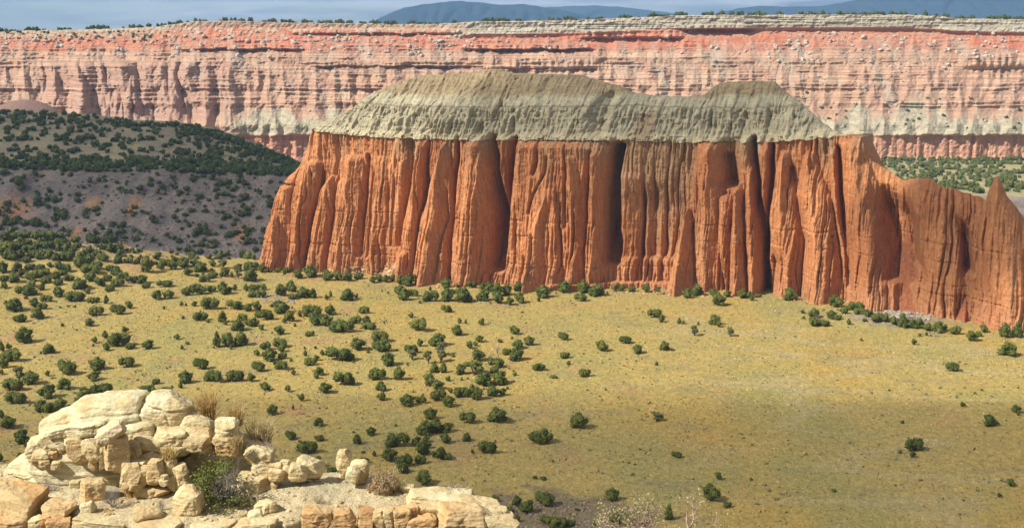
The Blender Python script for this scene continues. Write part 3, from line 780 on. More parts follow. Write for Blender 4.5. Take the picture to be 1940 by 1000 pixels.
pink = C3(0.57, 0.35, 0.245)
mcol = cmix(pink, C3(0.49, 0.295, 0.215), sstep(-0.4, 0.5, fbm(Sm / 25.0, Zm / 3.0, 2.0, 4)))
mcol = cmix(mcol, C3(0.55, 0.40, 0.30), 0.5 * sstep(0.0, 0.6, fbm(Sm / 30.0, Zm / 7.0, 8.0, 4)))
strat = perlin(0.3 * perlin(Sm / 60, Zm / 15, 0), Zm / 1.6, 7.0) + 0.8 * perlin(Sm / 200.0, Zm / 0.8, 3.0)
mcol = mcol * (1 + 0.36 * strat * sstep(225, 205, PYm) * sstep(70, 100, PYm))[..., None]
redm = sstep(102, 88, PYm + 7 * fbm(Sm / 12.0, Zm / 10.0, 1.0, 4)) * sstep(rim_py[None, :] + 8, rim_py[None, :] + 16, PYm)
redm = redm * (0.55 + 0.45 * sstep(-0.3, 0.3, fbm(Sm / 16.0, Zm / 8.0, 9.0, 4)))
mcol = cmix(mcol, C3(0.62, 0.205, 0.12), redm * (0.9 - 0.35 * sstep(1350, 1700, PXm) * sstep(1850, 1750, PXm)))
pale = C3(0.56, 0.49, 0.38)
rockm = (PXm < 900) * sstep(92, 60, PYm) * sstep(0.05, 0.4, fbm(Sm / 5.0, Zm / 4.0, 31.0, 4))
mcol = cmix(mcol, pale, 0.75 * rockm)
mcol = cmix(mcol, C3(0.43, 0.335, 0.28), 0.55 * np.clip(sp4 * 1.6, 0, 1) * mid * sstep(-0.3, 0.3, fbm(Sm / 30.0, Zm / 14.0, 91.0, 3)))
lines_ = np.exp(-np.abs(perlin(0.25 * perlin(Sm / 50, Zm / 15, 3.0), Zm / 4.2, 17.0)) / 0.09) * sstep(-0.2, 0.3, fbm(Sm / 50.0, Zm / 5.0, 23.0, 4)) * sstep(240, 225, PYm) * sstep(66, 90, PYm)
mcol = cmix(mcol, C3(0.36, 0.20, 0.165), 0.55 * lines_)
debris = sstep(0.25, 0.6, fbm((Sm + 0.5 * Zm) / 12.0, Zm / 40.0, 41.0, 4)) * sstep(60, 90, PYm) * sstep(235, 190, PYm)
mcol = cmix(mcol, C3(0.46, 0.40, 0.33), 0.55 * debris)
mcol = cmix(mcol, cmix(C3(0.42, 0.36, 0.29), C3(0.55, 0.49, 0.40), sstep(-0.3, 0.3, perlin(Sm / 40.0, Zm / 1.2, 4.4))), capm * sstep(rim_py[None, :] + 27, rim_py[None, :] + 21, PYm))
mcol = cmix(mcol, pale, sstep(rim_py[None, :] + 5, rim_py[None, :] + 1, PYm) * 0.8)
mcol = cmix(mcol, C3(0.50, 0.33, 0.26), sstep(370, 400, PXm) * sstep(760, 640, PXm) * sstep(54, 48, PYm))
# pale grey-green aprons above the lower cliff
apr = sstep(258, 252, PYm) * sstep(206, 224, PYm + 6 * fbm(Sm / 14.0, 3.0, 1.0, 3) + 46 * (np.abs(perlin((Sm + 3.0) / 17.0, 0.5, 4.5)) - 0.3))
apc = cmix(C3(0.40, 0.37, 0.28), C3(0.52, 0.46, 0.345), sstep(-0.3, 0.4, fbm(Sm / 6.0, Zm / 3.0, 2.0, 3)))
apr = apr * np.clip(sstep(395, 470, PXm) , 0, 1)
mcol = cmix(mcol, apc, apr * 0.9)
mcol = cmix(mcol, C3(0.44, 0.27, 0.225), flut * 0.55)
mcol = cmix(mcol, cmix(C3(0.70, 0.39, 0.27), C3(0.62, 0.32, 0.22), sstep(-0.3, 0.4, fbm(Sm / 3.0, Zm / 20.0, 3.0, 3))), sstep(256, 260, PYm))
mcol = cmix(mcol, pale, np.exp(-((PYm - 254) / 2.5) ** 2) * 0.7)

mcol = mcol * C3(0.85, 0.86, 0.78)
rows_n, rows_z, rows_c = [nm], [Zm], [mcol]
for dn, dzr in ((4.0, 0.3), (20.0, 0.0), (60.0, -1.5), (240.0, -9.0), (260.0, -60.0)):
    rows_n.append(nm[-1:] - dn)
    rows_z.append(zrim[None, :] + dzr)
    rows_c.append(np.broadcast_to(C3(0.34, 0.24, 0.17), mcol[-1:].shape))
rn, rz, rc = np.concatenate(rows_n), np.concatenate(rows_z), np.concatenate(rows_c)
m_mesa = rock_mat('pink_banded_rock', [((0.5, 0.5, 0.9), 0.34, 0.66, (0.88, 0.87, 0.88), (1.08, 1.08, 1.07)), ((1.1, 1.1, 1.6), 0.36, 0.64, (0.90, 0.89, 0.90), (1.06, 1.06, 1.06)), ((0.05, 0.05, 1.1), 0.4, 0.6, (0.9, 0.88, 0.88), (1.06, 1.06, 1.06))],
                  [((0.45, 0.45, 0.8), 1.2), ((0.08, 0.08, 1.2), 0.25)])
tag(grid_mesh('mesa_cliff', np.stack([np.broadcast_to(MS, rn.shape) * (MD - rn) / MD, MD - rn, rz], -1), m_mesa, None, rc), 'long pink and red banded mesa escarpment', None, None, 'structure')
MESA = dict(S=MS, n=nm, z=Zm, px=MPX, py=PYm)

def mesa_point(px, py):
    j = int(np.clip(np.searchsorted(MPX, px), 0, len(MPX) - 1))
    i = int(np.argmin(np.abs(PYm[:, j] - py)))
    n = nm[i, j]
    return np.array([MS[j] * (MD - n) / MD, MD - n, Zm[i, j]])

# ---------------------------------------------------------------- blue mountains far behind
m_mtn = rock_mat('forested_mountain', [((0.01, 0.01, 0.02), 0.35, 0.65, (0.7, 0.75, 0.8), (1.15, 1.1, 1.05))], [((0.004, 0.004, 0.006), 40.0)])
for name, D, prof in (('mountain', 6200.0, [(690, 60), (725, 34), (745, 24), (770, 15), (800, 9), (860, 2), (905, 5), (950, 10), (990, 8), (1030, 14), (1070, 20), (1110, 30), (1180, 40), (1300, 60)]),
                      ('mountain', 8200.0, [(900, 40), (1000, 16), (1080, 12), (1130, 11), (1180, 14), (1230, 20), (1290, 27), (1340, 34), (1420, 50)]),
                      ('mountain', 7000.0, [(1300, 44), (1360, 26), (1400, 16), (1440, 12), (1500, 13), (1560, 12), (1600, 5), (1640, -3), (1720, -14), (1800, -22), (1900, -28), (2050, -34), (2400, -20)])):
    pxs = np.linspace(prof[0][0], prof[-1][0], 260)
    pys = np.interp(pxs, [p[0] for p in prof], [p[1] for p in prof]) + 1.2 * fbm(pxs / 30.0, D, 0, 4)
    xz = np.array([on_y(a, b_, D) for a, b_ in zip(pxs, pys)])
    rr = np.linspace(0, 1, 40)[:, None]
    zz = 20.0 + (xz[:, 1] - 20.0)[None, :] * np.sin(rr * np.pi / 2) ** 1.1
    yy = D - (1 - rr) * (700 + 500 * np.abs(perlin(pxs[None, :] / 40.0, 2.0 * rr, D))) + 0 * zz
    xx = np.broadcast_to(xz[:, 0], zz.shape)
    zz = zz + 7.0 * fbm(xx / 250.0, yy / 250.0, 1.0, 4) * np.sin(rr * np.pi)
    P = np.stack([xx, yy, zz], -1)
    Pb = P[::-1].copy()
    Pb[..., 1] = 2 * D - Pb[..., 1]
    P = np.concatenate([P, Pb[1:]])
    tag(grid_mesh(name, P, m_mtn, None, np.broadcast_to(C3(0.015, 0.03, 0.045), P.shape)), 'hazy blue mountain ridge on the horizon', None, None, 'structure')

# ---------------------------------------------------------------- haze
hz = bpy.data.materials.new('haze')
hz.use_nodes = True
hz.node_tree.nodes.clear()
ho = hz.node_tree.nodes.new('ShaderNodeOutputMaterial')
pv = hz.node_tree.nodes.new('ShaderNodeVolumePrincipled')
pv.inputs['Color'].default_value = (0.36, 0.64, 1.0, 1)
pv.inputs['Density'].default_value = 0.0001
pv.inputs['Anisotropy'].default_value = 0.1
hz.node_tree.links.new(pv.outputs['Volume'], ho.inputs['Volume'])
HB = ((-5900, 5900), (-58, 10400), (-16.0, 340.0))
hv = np.array([(a, b_, c_) for a in HB[0] for b_ in HB[1] for c_ in HB[2]])
hf = np.array([(0, 1, 3, 2), (4, 6, 7, 5), (0, 4, 5, 1), (2, 3, 7, 6), (0, 2, 6, 4), (1, 5, 7, 3)])
tag(mesh_from('haze', hv, hf, hz, None, None, False), 'thin blue haze filling the valley air', None, None, 'stuff')

# ---------------------------------------------------------------- drifting clouds overhead (they shade the left hill, the butte's top and the lower meadow)
def cloud(label, target, radii, thick, density, height, seed):
    v, f = ico(4)
    k = 1 + 0.28 * fbm(v[:, 0] * 1.4 + seed, v[:, 1] * 1.4, v[:, 2] * 1.4, 3)
    p = v * k[:, None] * np.array([radii[0], radii[1], thick])
    p[:, 2] = np.where(p[:, 2] < 0, p[:, 2] * 0.45, p[:, 2])
    m = bpy.data.materials.new('cloud_vapour')
    m.use_nodes = True
    m.node_tree.nodes.clear()
    o_ = m.node_tree.nodes.new('ShaderNodeOutputMaterial')
    q = m.node_tree.nodes.new('ShaderNodeVolumePrincipled')
    q.inputs['Color'].default_value = (1, 1, 1, 1)
    q.inputs['Density'].default_value = density
    m.node_tree.links.new(q.outputs['Volume'], o_.inputs['Volume'])
    o = mesh_from('cloud', p, f, m, None, None, True)
    t_ = (height - target[2]) / TO_SUN.z
    o.location = Vector(target) + TO_SUN * t_
    return tag(o, label, None, None, 'stuff')
cloud('broad cloud over the left hill', (-215, 610, 10), (205, 150), 60, 0.013, 640, 1.0)
cloud('small cloud over the butte top', (38, 400, 55), (84, 32), 34, 0.013, 620, 5.0)
cloud('small cloud over the right end of the butte', (138, 352, 25), (52, 26), 34, 0.026, 630, 9.0)
cloud('long thin cloud over the lower meadow', (35, 196, 0), (330, 78), 40, 0.0085, 660, 13.0)
# ---------------------------------------------------------------- trees
def sprays(P, N, size, r):
    """one ragged leaf-spray quad per point, facing roughly outwards"""
    n = len(P)
    d = N + 0.75 * r.normal(size=(n, 3))
    d /= np.linalg.norm(d, axis=1, keepdims=True)
    a = np.cross(d, r.normal(size=(n, 3)))
    a /= np.linalg.norm(a, axis=1, keepdims=True) + 1e-9
    b = np.cross(d, a)
    s = (size * r.uniform(0.6, 1.35, n))[:, None]
    q = np.stack([P - a * s * 0.5 * r.uniform(0.3, 1, (n, 1)), P + b * s * 0.6 + d * s * 0.25, P + a * s * 0.5 * r.uniform(0.3, 1, (n, 1)), P - b * s * 0.6 * r.uniform(0.4, 1, (n, 1))], 1)
    F = np.arange(n * 4).reshape(n, 4)
    return q.reshape(-1, 3), F

def make_crown(seed, lobes, n_spray, size, open_=0.0, inner=0.84, sub=2):
    r = np.random.default_rng(seed)
    Vs, Fq, Ft, off = [], [], [], 0
    iv, if_ = ICO[sub]
    tot = sum(l[3] * l[4] for l in lobes)
    for (cx, cy, cz, rx, rz) in lobes:
        rad = np.array([rx, rx, rz])
        c = np.array([cx, cy, cz])
        bump_ = 1 + 0.34 * perlin(iv[:, 0] * 2.2 + cx * 9, iv[:, 1] * 2.2 + seed, iv[:, 2] * 2.2 + cz * 7)
        if open_ < 0.5:
            Vs.append(c + iv * rad * inner * bump_[:, None])
            Ft.append(if_ + off)
            off += len(iv)
        k = max(12, int(n_spray * rx * rz / tot))
        d = r.normal(size=(k, 3))
        d[:, 2] = d[:, 2] * 0.8 + 0.2
        d /= np.linalg.norm(d, axis=1, keepdims=True)
        rr = (0.76 + 0.46 * r.random((k, 1)) ** 2.0) * (1 + 0.22 * perlin(d[:, 0] * 2.2 + cx * 9, d[:, 1] * 2.2 + seed, d[:, 2] * 2.2 + cz * 7))[:, None]
        if open_ > 0:
            rr = rr * (1 - open_ * 0.7 * r.random((k, 1)))
        q, f = sprays(c + d * rad * rr, d, size, r)
        Vs.append(q)
        Fq.append(f + off)
        off += len(q)
    V = np.concatenate(Vs)
    V[:, 2] = np.maximum(V[:, 2], 0.01)
    fs = [np.concatenate(Fq)] + ([np.concatenate(Ft)] if Ft else [])
    return V, fs

def lobes_for(kind, seed):
    r = np.random.default_rng(seed + 100)
    out = []
    if kind == 'round':
        out.append((0, 0, 0.46, 0.36, 0.42))
        for i in range(8):
            a = i * 0.785 + r.uniform(-0.3, 0.3)
            q_ = r.uniform(0.2, 0.36)
            out.append((q_ * math.cos(a), q_ * math.sin(a), r.uniform(0.2, 0.72), r.uniform(0.12, 0.24), r.uniform(0.15, 0.28)))
        out.append((r.uniform(-0.1, 0.1), r.uniform(-0.1, 0.1), 0.78, 0.18, 0.2))
    elif kind == 'tall':
        out.append((0, 0, 0.42, 0.36, 0.42))
        out.append((0.03, 0, 0.72, 0.22, 0.28))
        for i in range(6):
            a = i * 1.05 + r.uniform(-0.3, 0.3)
            out.append((0.28 * math.cos(a), 0.28 * math.sin(a), r.uniform(0.18, 0.42), 0.2, 0.25))
    elif kind == 'broad':
        for i in range(11):
            x = r.uniform(-0.34, 0.34)
            out.append((x, r.uniform(-0.25, 0.25), r.uniform(0.30, 0.62) * (1 - 0.5 * abs(x)), r.uniform(0.15, 0.21), r.uniform(0.26, 0.38)))
    elif kind == 'umbrella':
        for i in range(11):
            a, q_ = r.uniform(0, 6.28), r.uniform(0.1, 0.36)
            out.append((q_ * math.cos(a), q_ * math.sin(a), 0.76 - 0.8 * q_ * q_ + r.uniform(-0.1, 0.06), r.uniform(0.13, 0.19), r.uniform(0.12, 0.2)))
    elif kind == 'loose':
        for i in range(10):
            a, q_ = r.uniform(0, 6.28), r.uniform(0.05, 0.33)
            out.append((q_ * math.cos(a), q_ * math.sin(a), r.uniform(0.3, 0.8), r.uniform(0.13, 0.2), r.uniform(0.14, 0.22)))
    return out

def tube(pts, radii, sides=6, tip=True):
    """tapered tube through points"""
    pts = np.asarray(pts, float)
    n = len(pts)
    V, F = [], []
    for i in range(n):
        d = pts[min(i + 1, n - 1)] - pts[max(i - 1, 0)]
        d = d / (np.linalg.norm(d) + 1e-9)
        a = np.cross(d, [0.31, 0.87, 0.2] if abs(d[2]) > 0.8 else [0, 0, 1.0])
        a /= np.linalg.norm(a) + 1e-9
        b = np.cross(d, a)
        for k in range(sides):
            t_ = 2 * math.pi * k / sides
            V.append(pts[i] + radii[i] * (math.cos(t_) * a + math.sin(t_) * b))
    for i in range(n - 1):
        for k in range(sides):
            k2 = (k + 1) % sides
            F.append((i * sides + k, i * sides + k2, (i + 1) * sides + k2, (i + 1) * sides + k))
    return np.array(V), np.array(F)

def branches(seed, levels, length, radius, spread, n_child, start=(0, 0, 0), up=0.6, sides=5, stems=1, wob=0.25, shrink=0.62, first_dirs=None):
    """recursive bare branches; returns V, F and twig end points with directions"""
    r = np.random.default_rng(seed)
    Vs, Fs, tips, off = [], [], [], [0]
    def grow(p, d, ln, rad, lev):
        k = 5
        pts, rads = [p], [rad]
        dd = d.copy()
        for i in range(k):
            dd = dd + wob * r.normal(size=3) * 0.5
            dd[2] += 0.06 * up
            dd /= np.linalg.norm(dd)
            pts.append(pts[-1] + dd * ln / k)
            rads.append(rad * (1 - 0.62 * (i + 1) / k))
        v, f = tube(pts, rads, sides if lev > 0 else 3)
        Vs.append(v)
        Fs.append(f + off[0])
        off[0] += len(v)
        if lev == 0:
            tips.append((pts[-1], dd.copy()))
            tips.append((pts[3], dd.copy()))
            return
        for j in range(n_child + (r.random() < 0.4)):
            i = int(r.integers(2, k + 1))
            nd = dd + spread * r.normal(size=3)
            nd[2] += 0.25 * up
            nd /= np.linalg.norm(nd)
            grow(pts[i], nd, ln * shrink * r.uniform(0.75, 1.2), rads[i] * 0.75, lev - 1)
    for s in range(stems):
        if first_dirs:
            d = np.array(first_dirs[s % len(first_dirs)], float)
        else:
            a = 2 * math.pi * s / stems + r.uniform(-0.5, 0.5)
            tl = 0.0 if stems == 1 else r.uniform(0.35, 1.0) * spread
            d = np.array([math.cos(a) * tl, math.sin(a) * tl, up])
        d /= np.linalg.norm(d)
        grow(np.array(start, float), d, length * r.uniform(0.8, 1.15), radius, levels)
    return np.concatenate(Vs), np.concatenate(Fs), tips

def leaf_mat(name, dark, light, rough=0.7, scale=1.3):
    m, t, b = new_mat(name, rough)
    oi = t.nodes.new('ShaderNodeObjectInfo')
    f, _ = noise_tex(t, (scale,) * 3, 3, 0.6, 0.3, 0.7)
    c = mixn(t, 'MIX', f, dark, light)
    r_ = ramp(t, [(0.0, (0.80, 0.86, 0.80)), (1.0, (1.22, 1.15, 1.05))])
    t.links.new(oi.outputs['Random'], r_.inputs['Fac'])
    c = mixn(t, 'MULTIPLY', 1.0, c, r_.outputs['Color'])
    t.links.new(c, b.inputs['Base Color'])
    return m

m_jun = leaf_mat('juniper_foliage', (0.05, 0.068, 0.014), (0.135, 0.15, 0.032))
m_pale = leaf_mat('pale_green_foliage', (0.11, 0.125, 0.05), (0.18, 0.18, 0.075))
m_far = leaf_mat('far_juniper_foliage', (0.055, 0.075, 0.022), (0.105, 0.122, 0.036), 0.8, 0.25)
m_bark = rock_mat('bark', [((6, 6, 2), 0.3, 0.7, (0.75, 0.75, 0.75), (1.2, 1.2, 1.2))], [((9, 9, 2), 0.03)])
m_dead = rock_mat('grey_dead_wood', [((6, 6, 2), 0.3, 0.7, (0.8, 0.8, 0.8), (1.15, 1.15, 1.15))], [((9, 9, 2), 0.02)])
BARKC, DEADC = C3(0.16, 0.115, 0.08), C3(0.30, 0.265, 0.24)

def solid(V, c):
    return np.broadcast_to(np.asarray(c, float), (len(V), 3)).copy()

def trunk_mesh(seed, kind):
    r = np.random.default_rng(seed + 55)
    Vs, Fs, off = [], [], 0
    hgt = 0.62 if kind in ('umbrella', 'loose') else 0.5
    for i in range(4 if kind != 'tall' else 3):
        a = i * 1.7 + r.uniform(0, 0.8)
        q_ = 0.2 if i else 0.03
        pts = [(0, 0, -0.06), (0.02 * math.cos(a), 0.02 * math.sin(a), 0.1), (q_ * 0.6 * math.cos(a), q_ * 0.6 * math.sin(a), 0.3 * hgt / 0.5), (q_ * 1.2 * math.cos(a), q_ * 1.2 * math.sin(a), hgt)]
        v, f = tube(pts, [0.055 - 0.008 * i, 0.045 - 0.006 * i, 0.03, 0.012], 6)
        Vs.append(v)
        Fs.append(f + off)
        off += len(v)
    return np.concatenate(Vs), np.concatenate(Fs)

PROTO = {}
for kind, count, ns, sz in (('round', 5, 620, 0.105), ('tall', 3, 560, 0.105), ('broad', 5, 760, 0.095), ('umbrella', 2, 700, 0.085), ('loose', 3, 560, 0.085)):
    for i in range(count):
        sd = len(PROTO) * 13 + i
        V, F = make_crown(sd, lobes_for(kind, sd), ns, sz, 0.3 if kind == 'loose' else 0.0, 0.6 if kind == 'loose' else 0.84)
        TV, TF = trunk_mesh(sd, kind)
        PROTO[(kind, i)] = (V, F, TV, TF)

def mesh_data(name, V, F, mat, col=None, smooth=False):
    o = mesh_from(name, V, F, mat, None, col, smooth)
    d = o.data
    bpy.data.objects.remove(o)
    return d

PD = {k: (mesh_data('crown', V, F, m_pale if k[0] == 'loose' else m_jun), mesh_data('trunk', TV, TF, m_bark, solid(TV, BARKC), True)) for k, (V, F, TV, TF) in PROTO.items()}

